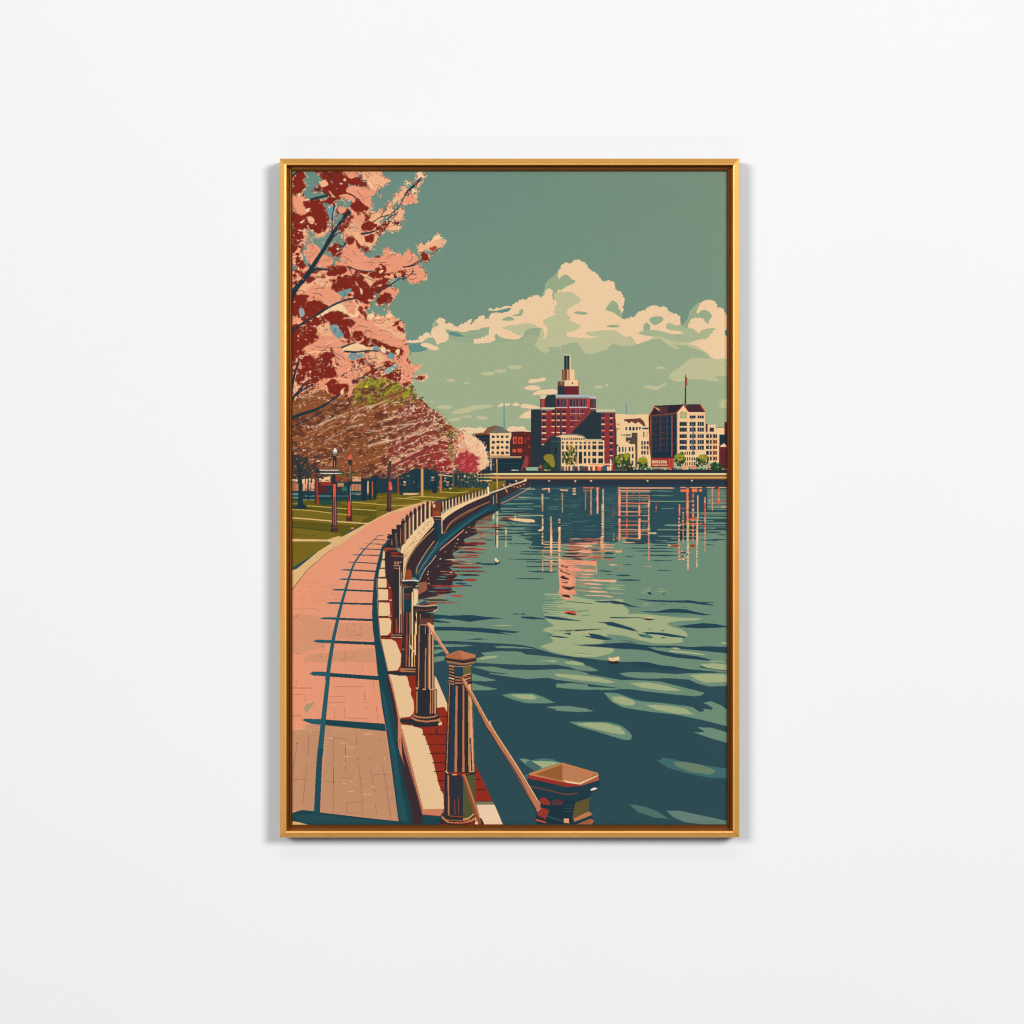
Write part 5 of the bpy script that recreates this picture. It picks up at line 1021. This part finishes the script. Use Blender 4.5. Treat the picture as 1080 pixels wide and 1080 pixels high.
# holes, petals and highlights inside the red
for c, q in [('salmon','20 240 60 220 110 230 95 255 110 290 130 320 100 300 60 345 20 290'), ('peach','130 370 155 360 180 385 165 415 140 400'), ('salmon','350 290 385 285 405 315 375 340 350 325'), ('peach','215 120 245 98 275 120 270 140 240 150 220 140'), ('salmon','350 215 400 200 450 215 470 240 460 262 430 245 390 225'), ('blo','380 240 400 255 410 275 390 262'), ('salmon','400 40 470 40 480 75 440 90 410 70'), ('blo','280 175 320 215 330 225 310 218'), ('salmon','405 180 440 150 500 150 540 165 570 200 590 270 600 300 540 280 500 240 460 210'),
 ('salmon','500 60 560 110 600 160 580 120'), ('blo','508 65 570 110 615 175 600 165 560 125'), ('peach','560 825 600 822 590 850 570 852'), ('blo','505 870 522 885 518 915 508 900'), ('blo','645 745 672 740 660 760 645 765'), ('peach','640 845 660 850 640 860'), ('blo','120 310 150 300 140 330 125 325'), ('blo','75 405 110 380 95 405'), ('white','385 98 405 94 398 108'), ('white','358 122 385 125 370 132'), ('blo','180 410 195 412 188 420'), ('white','340 585 355 590 345 600'), ('blo','225 965 280 985 260 985'), ('sky2','70 1020 100 1015 110 1060 80 1075'), ('peach','470 830 495 850 480 845'), ('blo','60 220 80 205 75 190 65 200')]:
    if c == 'sky2': c = (150,160,160)
    p(c, q, 1)
for c, q in [((104,150,150),'265 300 310 280 330 290 320 340 310 440 260 300'), ((104,150,150),'720 830 790 780 780 810 730 840'), ((96,140,136),'150 520 200 520 140 560'), ((104,150,150),'340 900 440 870 440 890 390 940'), ((96,140,130),'20 720 60 700 40 750 20 740'), ((100,140,130),'330 380 360 330 390 360 340 420')]:
    p(c, q)
# twigs and branches
s(BR, 6, '0 970 50 870 120 790 190 680 250 590 300 510', 3.4); s(BR, 3.4, '235 620 280 530 340 440 410 345 435 330', 3.6); s(BR, 1.4, '400 360 430 335 437 325', 3); s(BR, 2, '290 540 330 490 400 460', 1)
s(BR, 1.3, '265 560 305 460 305 380 320 280', 1.2); s(BR, 4, '110 790 180 740 230 735 300 745', 1.2); s(BR, 2, '135 695 150 710 180 690', 1); s(BR, 2.6, '150 240 210 225 275 208', 2.2); s(BR, 1.6, '180 160 230 180 275 212', 1.4); s(BR, 1.3, '265 35 300 80 318 130', 1); s(BR, 1.4, '20 80 50 45 80 32', .8)
s(BR, 2.3, '510 485 570 475 620 458', 1.6); s(BR, 1, '590 405 650 365 720 345 780 290 800 260 830 200 880 140 940 80', 1); s(BR, 1.8, '840 180 900 135 942 80', 1); s(BR, .9, '655 360 680 310 700 270', .6); s(BR, 1, '660 420 720 360 770 340', 1.4)
s(BR, 1.4, '415 712 480 740 560 750 620 745', 1); s(BR, 1.5, '810 720 880 710 920 690 960 660', .8); s(BR, .8, '920 690 1000 640 1080 580', .7)
s(BR, 2.4, '160 1085 260 1020 360 970 480 938', 1.8); s(BR, 1.6, '600 912 700 860 790 800 880 750', 1); s(BR, .9, '375 960 400 900', .7); s(BR, .8, '860 770 890 740', .6); s(BR, .7, '870 765 905 775', .5); s((60,110,100), .8, '380 950 400 905')
s(BR, .6, '480 770 560 800 620 825'); s(BR, .6, '560 790 575 760 590 745'); s(BR, .8, '430 195 480 230 520 275', .6); s(BR, .8, '20 280 45 320 60 345', .6); s((60,120,90), .8, '220 170 250 200 265 205'); s(BR, .5, '530 690 600 690 690 688'); s(BR, .5, '570 720 600 685'); s(BR, 1.8, '350 560 385 575 405 530'); 
for q in ['180 880 210 870 240 870', '170 910 210 908 235 925', '60 890 90 885 110 900', '200 700 215 680 220 690', '260 840 240 880', '90 800 110 840']: s(BR, .6, q)
p('w', '0 0 1 1') if False else None
for k in range(1500):      # pollen, small petals and dark specks
    x, y = tr([rng.uniform(20, 1000), rng.uniform(30, 1075)])[0]
    cur = PAL[INK[min(AH-1, int((y-AY0)*S)), min(AW-1, int((x-AX0)*S))]]
    if cur in (COL['salmon'], COL['peach'], COL['blo']): blob(['red', (90,44,40), 'blo', (206,110,84), 'red'][rng.randint(5)], x, y, rng.uniform(.2, .65), rng.uniform(.15, .45), k=5, ang=-.6)
    elif cur == COL['red'] and rng.rand() < .35: blob(['salmon', 'blo', (80,30,30), (160,60,44)][rng.randint(4)], x, y, rng.uniform(.2, .7), rng.uniform(.2, .4))
def cluster(x, y, r, n, cs, sz=(.3, .9)):
    x, y = tr([x, y])[0]
    for k in range(n):
        q = rng.normal(0, r, 2); blob(cs[rng.randint(len(cs))], x+q[0], y+q[1], rng.uniform(*sz), rng.uniform(sz[0], sz[1])*.8)
for x, y, r, n in [(240,800,5,60), (440,440,5,50), (400,400,4,30), (560,340,3,24), (60,540,4,40), (60,690,4,30), (60,800,4,30), (640,200,2,14), (560,60,3,20), (510,50,3,20), (740,400,4,40), (640,470,3,24), (680,440,3,20), (420,980,4,30), (690,950,4,30), (800,770,3,20), (720,600,3,12), (150,620,4,20), (530,590,3,20), (720,290,3,24), (780,420,2,16), (1030,590,2,10), (960,650,2,8), (880,780,2.4,14), (400,500,3,20), (350,620,3,16)]:
    cluster(x, y, r, n, ['red', 'blo', 'salmon', (96,44,44), 'red', 'peach', (60,50,54)])
t('B')
for c, q in [('salmon','20 0 60 0 80 30 60 60 20 80'), ('salmon','180 80 220 30 260 40 300 60 320 100 380 130 350 160 420 200 400 240 330 210 240 230 160 250 100 280 120 230 150 200 130 180 180 165 210 140 190 110'), ('peach','200 60 240 30 280 60 300 120 260 130 220 110'),
 ('salmon','340 30 400 0 520 0 560 30 600 0 640 20 660 0 740 0 750 40 700 60 760 80 800 110 830 130 800 160 840 190 860 250 830 300 790 280 760 230 680 180 600 150 540 110 470 90 420 110 380 60'), ('peach','600 40 700 20 760 10 740 50 690 70 740 90 830 130 790 150 700 110'),
 ('salmon','320 240 380 220 440 260 420 300 460 340 480 380 440 440 400 420 340 420 330 360 370 340 340 300'), ('salmon','140 300 200 270 260 290 280 330 250 370 200 390 150 360'), ('salmon','490 280 560 240 640 240 680 260 760 290 820 290 860 340 880 400 870 470 830 490 790 470 740 420 700 350 620 360 580 400 520 400 500 420 440 440 470 380 520 340'),
 ('peach','560 270 620 250 680 280 660 320 600 330 560 310'), ('salmon','870 360 880 335 915 330 932 350 915 375 885 388'), ('peach','905 430 940 405 975 400 985 425 960 450 920 450'), ('salmon','180 470 230 440 250 410 320 430 400 430 450 460 460 510 430 570 380 520 340 470 290 460 220 500 190 490'), ('salmon','40 50 120 60 90 110 50 110'), ('peach','20 430 60 470 70 500 30 540'), ('peach','400 220 560 250 640 250 520 280 420 280')]:
    bl(c, q, am=1.0)
for q in ['20 70 90 50 160 60 200 90 180 150 200 165 130 200 80 250 60 290 20 300', '90 0 200 0 260 30 200 60 130 50', '260 10 420 10 470 40 420 80 460 130 480 170 420 160 380 120 350 60 300 40', '455 120 480 95 520 100 526 130 500 170 470 160', '500 180 540 150 600 150 680 180 740 210 790 215 815 240 800 270 760 260 720 270 670 230 600 220 580 240 540 250 500 215', '40 420 80 380 90 310 130 260 180 290 240 260 310 245 330 270 300 290 280 330 310 370 340 400 300 430 250 430 180 470 150 440 180 400 150 380 120 400 100 440 60 470', '150 400 200 380 260 360 290 340 330 390 300 430 230 430 180 470', '270 460 320 440 360 470 420 480 420 550 400 570 340 560 290 530', '540 400 580 370 600 350 610 400 600 430 560 420', '690 420 720 380 780 370 800 410 780 460 740 450 700 450', '490 300 530 290 560 310 540 340 500 330', '670 320 720 310 740 330 700 360', '560 330 600 320 612 350 580 360', '910 425 945 412 962 430 930 450', '800 480 850 455 870 480 830 495', '640 200 700 200 720 240 680 240']:
    bl('red', q, am=.8)
for k in range(60):
    x, y = tr([rng.uniform(300, 760), rng.uniform(50, 420)])[0]; blob([(120,160,160), (104,150,150), 'salmon', (150,176,160)][k % 4], x, y, rng.uniform(.3, 1), .5)
for c, q in [((110,150,156),'290 60 330 50 370 90 385 130 350 150 310 110'), ((110,150,156),'420 270 470 250 550 265 470 300 440 300'), ('bcream','385 215 470 180 540 205 640 215 720 240 600 230 500 250 390 240'), ((110,150,156),'590 225 620 200 650 230'), ((104,150,150),'700 260 740 250 750 290 700 285'), ('blo','370 520 388 505 395 545 372 545'), ('blo','655 200 680 215 690 245 660 240'), ('blo','765 225 790 235 780 265 760 255'), ('blo','505 190 540 200 520 220'), ((150,170,160),'680 370 740 340 780 335 740 380 690 400')]:
    p(c, q, 1, .8)
s('peach', 1, '425 60 440 120 480 175 520 165 526 130'); s('blo', .8, '60 20 80 60 120 50')
s(BR, 3, '0 120 80 50 200 -20', 1.6); s(BR, 3, '0 640 30 440 60 330 75 290', 1.6); s(BR, 2, '10 590 60 530 120 460 160 440', 1.2); s(BR, 3, '-10 600 60 540 120 500 180 475', 1.6); s(BR, 4, '-10 730 80 690 200 650 300 590 360 545', 1.6); s(BR, 1.6, '0 790 100 740 200 690 250 650', .8)
s(BR, 2.2, '370 215 430 190 475 178', 1.2); s(BR, 2.2, '390 240 480 245 560 235 640 240', 1.2); s(BR, 1.8, '450 465 500 435 550 410', 1.6); s(BR, 1.6, '610 375 650 355 690 345', 1); s(BR, .9, '870 432 900 432 920 436'); s(BR, 1.4, '370 420 395 400 410 395'); s(BR, .8, '540 100 560 90 590 105'); s(BR, .8, '60 350 75 320'); s(BR, 1.2, '20 180 40 170'); s((120,180,150), 1, '700 400 740 370 760 350'); s(BR, .5, '260 210 320 215 370 215'); s(BR, .8, '400 0 440 20 460 25')
for x, y, r, n in [(220,330,4,40), (520,380,5,60), (600,300,4,50), (760,330,4,40), (340,330,4,30), (100,110,4,20), (600,180,4,20), (540,300,4,40), (440,390,4,30), (830,420,3,24), (680,30,3,12), (260,100,4,24), (230,500,4,30), (180,470,4,24), (420,510,3,20), (480,330,4,40), (760,400,3,24), (330,90,2,12), (640,400,4,30), (500,360,4,36), (60,490,3,20), (800,380,3,24), (250,60,4,30)]:
    cluster(x, y, r, n, ['red', 'blo', 'salmon', (96,44,44), 'red', 'peach', (60,50,54), 'blo'])
for k in range(1500):
    x, y = tr([rng.uniform(20, 880), rng.uniform(0, 560)])[0]
    cur = PAL[INK[min(AH-1, int((y-AY0)*S)), min(AW-1, int((x-AX0)*S))]]
    if cur in (COL['salmon'], COL['peach']): blob(['red', (90,44,40), 'blo', (206,110,84), 'red'][rng.randint(5)], x, y, rng.uniform(.2, .65), rng.uniform(.15, .45), k=5, ang=-.6)
    elif cur == COL['red'] and rng.rand() < .22: blob(['salmon', 'blo', (80,30,30), (160,60,44)][rng.randint(4)], x, y, rng.uniform(.2, .7), rng.uniform(.2, .4))
for q in ['250 200 330 160 380 170', '120 260 200 240 310 245', '330 430 400 445 440 480', '90 280 160 245 260 240']:
    s('blo', .6, q, taper=2)
t('C')      # the tip of the long twig
for q in ['90 30 110 15 140 10 160 25 175 5 200 -5 225 -20 255 -15 270 5 250 30 215 50 180 60 150 45 125 60 105 50']: bl('peach', q, am=.9)
bl('red', '105 90 130 62 165 80 172 100 150 128 120 115'); p('salmon', '160 85 176 95 165 108', 1); bl((176,60,56), '170 40 200 25 215 45 190 62'); s(BR, 1.2, '0 160 50 150 100 120 112 118'); s(BR, 1.4, '0 235 40 210 70 185', .8)
bl('salmon', '0 110 20 60 35 45 60 75 90 90 100 120 60 140 0 150', am=.9); bl('salmon', '20 220 70 165 110 170 145 200 135 240 70 265 30 240', am=.9); s(BR, 1.4, '-10 240 30 220 72 185', .8); s(BR, .8, '50 205 85 205'); s(BR, .8, '60 195 62 175'); s(BR, 1.2, '0 160 50 150 100 120 112 118')

# ragged, lacy outline: bites of background and stray petals along every edge of the blossom
TREE = INK != BACK
EDGE = TREE & ~(np.roll(TREE, 3, 0) & np.roll(TREE, -3, 0) & np.roll(TREE, 3, 1) & np.roll(TREE, -3, 1))
ey, ex = np.nonzero(EDGE & (YY < 425))
def stamp(x, y, r):
    """mask window of a small ragged petal"""
    r_ = int(r*S)+2; i, k = min(AH-1, max(0, int((y-AY0)*S))), min(AW-1, max(0, int((x-AX0)*S)))
    i0, i1, k0, k1 = max(0, i-r_), min(AH, i+r_), max(0, k-r_), min(AW, k+r_)
    gy, gx = np.mgrid[i0:i1, k0:k1]; a = np.arctan2(gy-i, gx-k); d = np.hypot(gy-i, gx-k)/S
    return slice(i0, i1), slice(k0, k1), d < r*(.72+.28*np.cos(5*a+x*7+y*3))
dark_twig = [ink(BR)]
for n_ in range(1500):
    q = rng.randint(len(ey)); x, y = ex[q]/S+AX0, ey[q]/S+AY0
    a_, b_, m = stamp(x, y, rng.uniform(.5, 1.25)); w_ = INK[a_, b_]; m = m & (w_ != dark_twig[0])
    w_[m] = BACK[a_, b_][m]
for n_ in range(1300):
    q = rng.randint(len(ey)); x, y = ex[q]/S+AX0+rng.normal(0, .8), ey[q]/S+AY0+rng.normal(0, .8)
    a_, b_, m = stamp(x, y, rng.uniform(.5, 1.2)); w_ = INK[a_, b_]; m = m & (w_ != dark_twig[0])
    w_[m] = ink(['salmon', 'salmon', 'peach', 'blo', 'red'][rng.randint(5)])
# petals of another tone on the joins between pink and red
RD = INK == ink('red'); J = RD & ~(np.roll(RD, 2, 0) & np.roll(RD, -2, 0) & np.roll(RD, 2, 1) & np.roll(RD, -2, 1))
ey, ex = np.nonzero(J)
for n_ in range(1500):
    q = rng.randint(len(ey)); x, y = ex[q]/S+AX0+rng.normal(0, .7), ey[q]/S+AY0+rng.normal(0, .7)
    a_, b_, m = stamp(x, y, rng.uniform(.35, 1.0)); w_ = INK[a_, b_]; m = m & (w_ != dark_twig[0]) & (w_ != BACK[a_, b_])
    w_[m] = ink(['salmon', 'red', 'red', 'red', 'blo', 'peach', 'red'][rng.randint(7)])
t('A')
for q in ['300 860 340 840 380 850', '560 690 600 670 640 640', '700 660 740 630 760 640', '620 130 650 150 640 180', '480 180 520 220 530 250', '840 690 870 670 880 640', '560 320 590 340 620 330', '460 420 480 450 500 440', '150 600 170 580 160 560', '130 650 160 640 180 620', '240 690 260 670 290 680', '660 720 700 700 720 720', '850 800 880 810 910 790', '380 640 420 660 450 690', '450 600 470 630 460 650']:
    s(BR, .45, q)
t('B')
for q in ['180 200 240 210 300 190', '460 80 500 60 560 70', '640 90 700 100 740 130', '340 260 380 280 400 310', '560 300 600 290 640 300', '740 350 780 370 800 400', '220 320 260 310 300 330', '60 440 90 430 110 450', '440 340 470 350 500 370', '600 20 640 40 680 30']:
    s(BR, .45, q)
# ---------------------------------------------------------------- mesh helpers and materials
def lin(c):
    return tuple((v/255/12.92 if v/255 <= .04045 else ((v/255+.055)/1.055)**2.4) for v in c)
def link(name, verts, faces, mat, parent=None, smooth_=False):
    me = bpy.data.meshes.new(name); me.from_pydata(verts, [], faces); me.update()
    o = bpy.data.objects.new(name, me); sc.collection.objects.link(o); o.parent = parent
    me.materials.append(mat)
    return o
def newmat(name):
    m = bpy.data.materials.new(name); m.use_nodes = True; nt = m.node_tree
    return m, nt, nt.nodes['Principled BSDF']
def N(nt, kind, **kw):
    n = nt.nodes.new(kind)
    for k, v in kw.items(): setattr(n, k, v)
    return n
def P(u, v, d):
    """picture point (mm from the photograph's corner) at a distance d from the wall"""
    k = (CAM-d)/CAM
    return ((u-540)/1000*k, -d, (540-v)/1000*k)
# wall: white painted plaster
mw, nt, b = newmat('wall_paint')
tc = N(nt, 'ShaderNodeTexCoord'); n1_ = N(nt, 'ShaderNodeTexNoise'); n1_.inputs['Scale'].default_value = 1.4; n1_.inputs['Detail'].default_value = 3
cr = N(nt, 'ShaderNodeValToRGB'); cr.color_ramp.elements[0].color = (*[WALL*.985]*3, 1); cr.color_ramp.elements[1].color = (*[WALL]*3, 1); cr.color_ramp.elements[0].position = .35; cr.color_ramp.elements[1].position = .65
n2_ = N(nt, 'ShaderNodeTexNoise'); n2_.inputs['Scale'].default_value = 260; n2_.inputs['Detail'].default_value = 4
bp = N(nt, 'ShaderNodeBump'); bp.inputs['Strength'].default_value = .04; bp.inputs['Distance'].default_value = .0006
nt.links.new(tc.outputs['Object'], n1_.inputs['Vector']); nt.links.new(tc.outputs['Object'], n2_.inputs['Vector'])
nt.links.new(n1_.outputs['Fac'], cr.inputs['Fac']); nt.links.new(cr.outputs['Color'], b.inputs['Base Color'])
nt.links.new(n2_.outputs['Fac'], bp.inputs['Height']); nt.links.new(bp.outputs['Normal'], b.inputs['Normal'])
b.inputs['Roughness'].default_value = .9; b.inputs['Specular IOR Level'].default_value = .1
x, z, t_ = 3.0, 2.4, .15
wall = link('wall', [(-x, 0, -z), (x, 0, -z), (x, 0, z), (-x, 0, z), (-x, t_, -z), (x, t_, -z), (x, t_, z), (-x, t_, z)],
            [(0, 1, 2, 3), (5, 4, 7, 6), (4, 0, 3, 7), (1, 5, 6, 2), (3, 2, 6, 7), (4, 5, 1, 0)], mw)
wall['kind'] = 'structure'
# gold leafed wood
def gold(name, c, rough, metal, seed):
    m, nt, b = newmat(name)
    tc = N(nt, 'ShaderNodeTexCoord'); mp = N(nt, 'ShaderNodeMapping'); mp.inputs['Scale'].default_value = (900, 900, 900); mp.inputs['Location'].default_value = (seed, seed, 0)
    no = N(nt, 'ShaderNodeTexNoise'); no.inputs['Scale'].default_value = .35; no.inputs['Detail'].default_value = 5
    no2 = N(nt, 'ShaderNodeTexNoise'); no2.inputs['Scale'].default_value = 14; no2.inputs['Detail'].default_value = 3
    mx = N(nt, 'ShaderNodeMix', data_type='RGBA'); mx.inputs[6].default_value = (*[v*.86 for v in c], 1); mx.inputs[7].default_value = (*[min(1, v*1.08) for v in c], 1)
    mm = N(nt, 'ShaderNodeMath', operation='MULTIPLY_ADD'); mm.inputs[1].default_value = .6
    nt.links.new(tc.outputs['Object'], mp.inputs['Vector']); nt.links.new(mp.outputs['Vector'], no.inputs['Vector']); nt.links.new(tc.outputs['Object'], no2.inputs['Vector'])
    nt.links.new(no.outputs['Fac'], mm.inputs[0]); nt.links.new(no2.outputs['Fac'], mm.inputs[2]); mm2 = N(nt, 'ShaderNodeMath', operation='SUBTRACT'); mm2.inputs[1].default_value = .3
    nt.links.new(mm.outputs[0], mm2.inputs[0]); nt.links.new(mm2.outputs[0], mx.inputs[0]); nt.links.new(mx.outputs[2], b.inputs['Base Color'])
    bp = N(nt, 'ShaderNodeBump'); bp.inputs['Strength'].default_value = .012; bp.inputs['Distance'].default_value = .0003
    nt.links.new(no.outputs['Fac'], bp.inputs['Height']); nt.links.new(bp.outputs['Normal'], b.inputs['Normal'])
    b.inputs['Metallic'].default_value = metal; b.inputs['Roughness'].default_value = rough
    return m
g_face = gold('gold_leaf', lin(GOLD), .3, .6, 0)
g_side = gold('dark_side_bounce_cut', lin((72, 66, 60)), .6, 0, 5)  # dark tone invented so the sides throw no gold bounce onto the wall
g_lip = gold('dark_gold_leaf', lin(DGOLD), .35, .6, 3)
# ---------------------------------------------------------------- the framed picture
pic = bpy.data.objects.new('framed_picture', None); sc.collection.objects.link(pic); pic.empty_display_size = .1
pic['label'] = 'gold framed canvas print of a harbour path and skyline, hanging on the white wall'
pic['category'] = 'picture'
FX0, FY0, FX1, FY1 = 295.0, 167.0, 780.0, 883.4
# profile of the rail: (mm inward from the outer edge, metres off the wall); measured as seen from the camera
FACE = [(0, .0005), (0, .0290), (.4, .0306), (4.7, .0322), (5.1, .0325), (7, .0317), (7.05, .0200), (7.05, .0005)]
LIP = [(7.2, .0010), (7.2, .0195), (9.6, .0195), (9.9, .0215), (10.7, .0220), (12.3, .0205), (12.35, .0180), (12.35, .0010)]
def real(o_, d, side):
    """inward offset seen at distance d -> world position of that edge line"""
    k = (CAM-d)/CAM
    e = {'l': FX0, 'r': FX1, 't': FY0, 'b': FY1}[side]; s_ = 1 if side in 'lt' else -1
    k0 = (CAM-.0305)/CAM
    base = (e-540)*k0/1000; return base+s_*o_/1000
def rail(side, prof, mat, name, parent):
    other = {'l': 'tb', 'r': 'bt', 't': 'rl', 'b': 'lr'}[side]
    vs = []; gap = .00012
    for end in other:
        for (o_, d) in prof:
            a = real(o_, d, side); c = real(o_, d, end)
            c += gap if end in 'lt' else -gap
            vs.append((a, -d, -c) if side in 'lr' else (c, -d, -a))
    n = len(prof); fs = [(i, (i+1) % n, n+(i+1) % n, n+i) for i in range(n)]+[tuple(range(n))[::-1], tuple(range(n, 2*n))]
    o = link(name, vs, fs, mat, parent)
    if prof is FACE:
        o.data.materials.append(g_side); o.data.polygons[0].material_index = 1
    bv = o.modifiers.new('edge', 'BEVEL'); bv.width = .00018; bv.segments = 2; bv.limit_method = 'ANGLE'
    return o
for side in 'ltrb':
    r_ = rail(side, FACE, g_face, 'frame_rail', pic)
    rail(side, LIP, g_lip, 'inner_lip', r_)
# ---- canvas: one mesh, its face made of the flat ink cells
mc, nt, b = newmat('printed_canvas')
at_ = N(nt, 'ShaderNodeAttribute', attribute_name='ink'); tc = N(nt, 'ShaderNodeTexCoord'); sp = N(nt, 'ShaderNodeSeparateXYZ')
nt.links.new(tc.outputs['Object'], sp.inputs[0])
def mth(op, a, b_=None):
    m = N(nt, 'ShaderNodeMath', operation=op)
    for i, v in enumerate((a, b_)):
        if v is None: continue
        if isinstance(v, (int, float)): m.inputs[i].default_value = v
        else: nt.links.new(v, m.inputs[i])
    return m.outputs[0]
wv = mth('MULTIPLY', mth('SINE', mth('MULTIPLY', sp.outputs[0], 2*math.pi/WEAVE)), mth('SINE', mth('MULTIPLY', sp.outputs[2], 2*math.pi/WEAVE)))
nz = N(nt, 'ShaderNodeTexNoise'); nz.inputs['Scale'].default_value = 700; nz.inputs['Detail'].default_value = 2; nt.links.new(tc.outputs['Object'], nz.inputs['Vector'])
nz2 = mth('MULTIPLY', mth('SUBTRACT', nz.outputs['Fac'], .5), .16)
fac = mth('ADD', mth('MULTIPLY', wv, WAMP), mth('ADD', nz2, 1.0))
cb = N(nt, 'ShaderNodeVectorMath', operation='SCALE'); nt.links.new(at_.outputs['Color'], cb.inputs[0]); nt.links.new(fac, cb.inputs['Scale'])
nt.links.new(cb.outputs[0], b.inputs['Base Color'])
bp = N(nt, 'ShaderNodeBump'); bp.inputs['Strength'].default_value = .35; bp.inputs['Distance'].default_value = .0001
nt.links.new(wv, bp.inputs['Height']); nt.links.new(bp.outputs['Normal'], b.inputs['Normal'])
b.inputs['Roughness'].default_value = .85; b.inputs['Specular IOR Level'].default_value = .12
CD = .0185                                        # canvas face off the wall
open_, quads, cols = {}, [], []
for r in range(AH+1):
    cur = {}
    if r < AH:
        row = INK[r]; cut = np.flatnonzero(np.diff(row))+1
        xs = np.concatenate([[0], cut, [AW]])
        for a, c in zip(xs[:-1], xs[1:]): cur[(int(a), int(c), int(row[a]))] = r
    for k_, r0 in open_.items():
        if k_ in cur and r < AH: cur[k_] = r0
        else: quads.append((k_[0], r0, k_[1], r)); cols.append(k_[2])
    open_ = cur
Q_ = np.array(quads, float); nq = len(Q_)
kk = (CAM-CD)/CAM/1000
x0, x1 = (Q_[:, 0]/S+AX0-540)*kk, (Q_[:, 2]/S+AX0-540)*kk
z0, z1 = (540-AY0-Q_[:, 1]/S)*kk, (540-AY0-Q_[:, 3]/S)*kk
co = np.empty((nq, 4, 3)); co[:, :, 1] = -CD
co[:, 0, 0] = x0; co[:, 0, 2] = z1; co[:, 1, 0] = x1; co[:, 1, 2] = z1; co[:, 2, 0] = x1; co[:, 2, 2] = z0; co[:, 3, 0] = x0; co[:, 3, 2] = z0
X0, X1, Z0, Z1 = x0.min(), x1.max(), z1.min(), z0.max()
e, f = -CD+.0003, -.002                           # the stretched body behind the face
body = [(X0, e, Z0), (X1, e, Z0), (X1, e, Z1), (X0, e, Z1), (X0, f, Z0), (X1, f, Z0), (X1, f, Z1), (X0, f, Z1)]
bf = [(0, 1, 2, 3), (5, 4, 7, 6), (4, 0, 3, 7), (1, 5, 6, 2), (3, 2, 6, 7), (4, 5, 1, 0)]
me = bpy.data.meshes.new('canvas'); nv = nq*4+8; nf = nq+6
me.vertices.add(nv); me.vertices.foreach_set('co', np.concatenate([co.reshape(-1), np.array(body).reshape(-1)]))
idx = np.concatenate([np.arange(nq*4), nq*4+np.array(bf).reshape(-1)])
me.loops.add(nf*4); me.loops.foreach_set('vertex_index', idx.astype(np.int32))
me.polygons.add(nf); me.polygons.foreach_set('loop_start', (np.arange(nf)*4).astype(np.int32))
try: me.polygons.foreach_set('loop_total', np.full(nf, 4, np.int32))
except Exception: pass
me.update(calc_edges=True); me.validate()
pal = np.array([lin(c) for c in PAL])*GAIN
fc = np.concatenate([pal[np.minimum(np.array(cols), len(PAL)-1)], np.tile([[.08, .12, .11]], (6, 1))])
fc = np.concatenate([fc, np.ones((nf, 1))], 1)
at2 = me.attributes.new('ink', 'FLOAT_COLOR', 'FACE'); at2.data.foreach_set('color', fc.astype(np.float32).reshape(-1))
me.materials.append(mc)
cv = bpy.data.objects.new('canvas', me); sc.collection.objects.link(cv); cv.parent = pic
cv['label'] = 'printed canvas with waterfront promenade, railing posts, pink blossom and skyline under a cloud'
print('cells', nq)
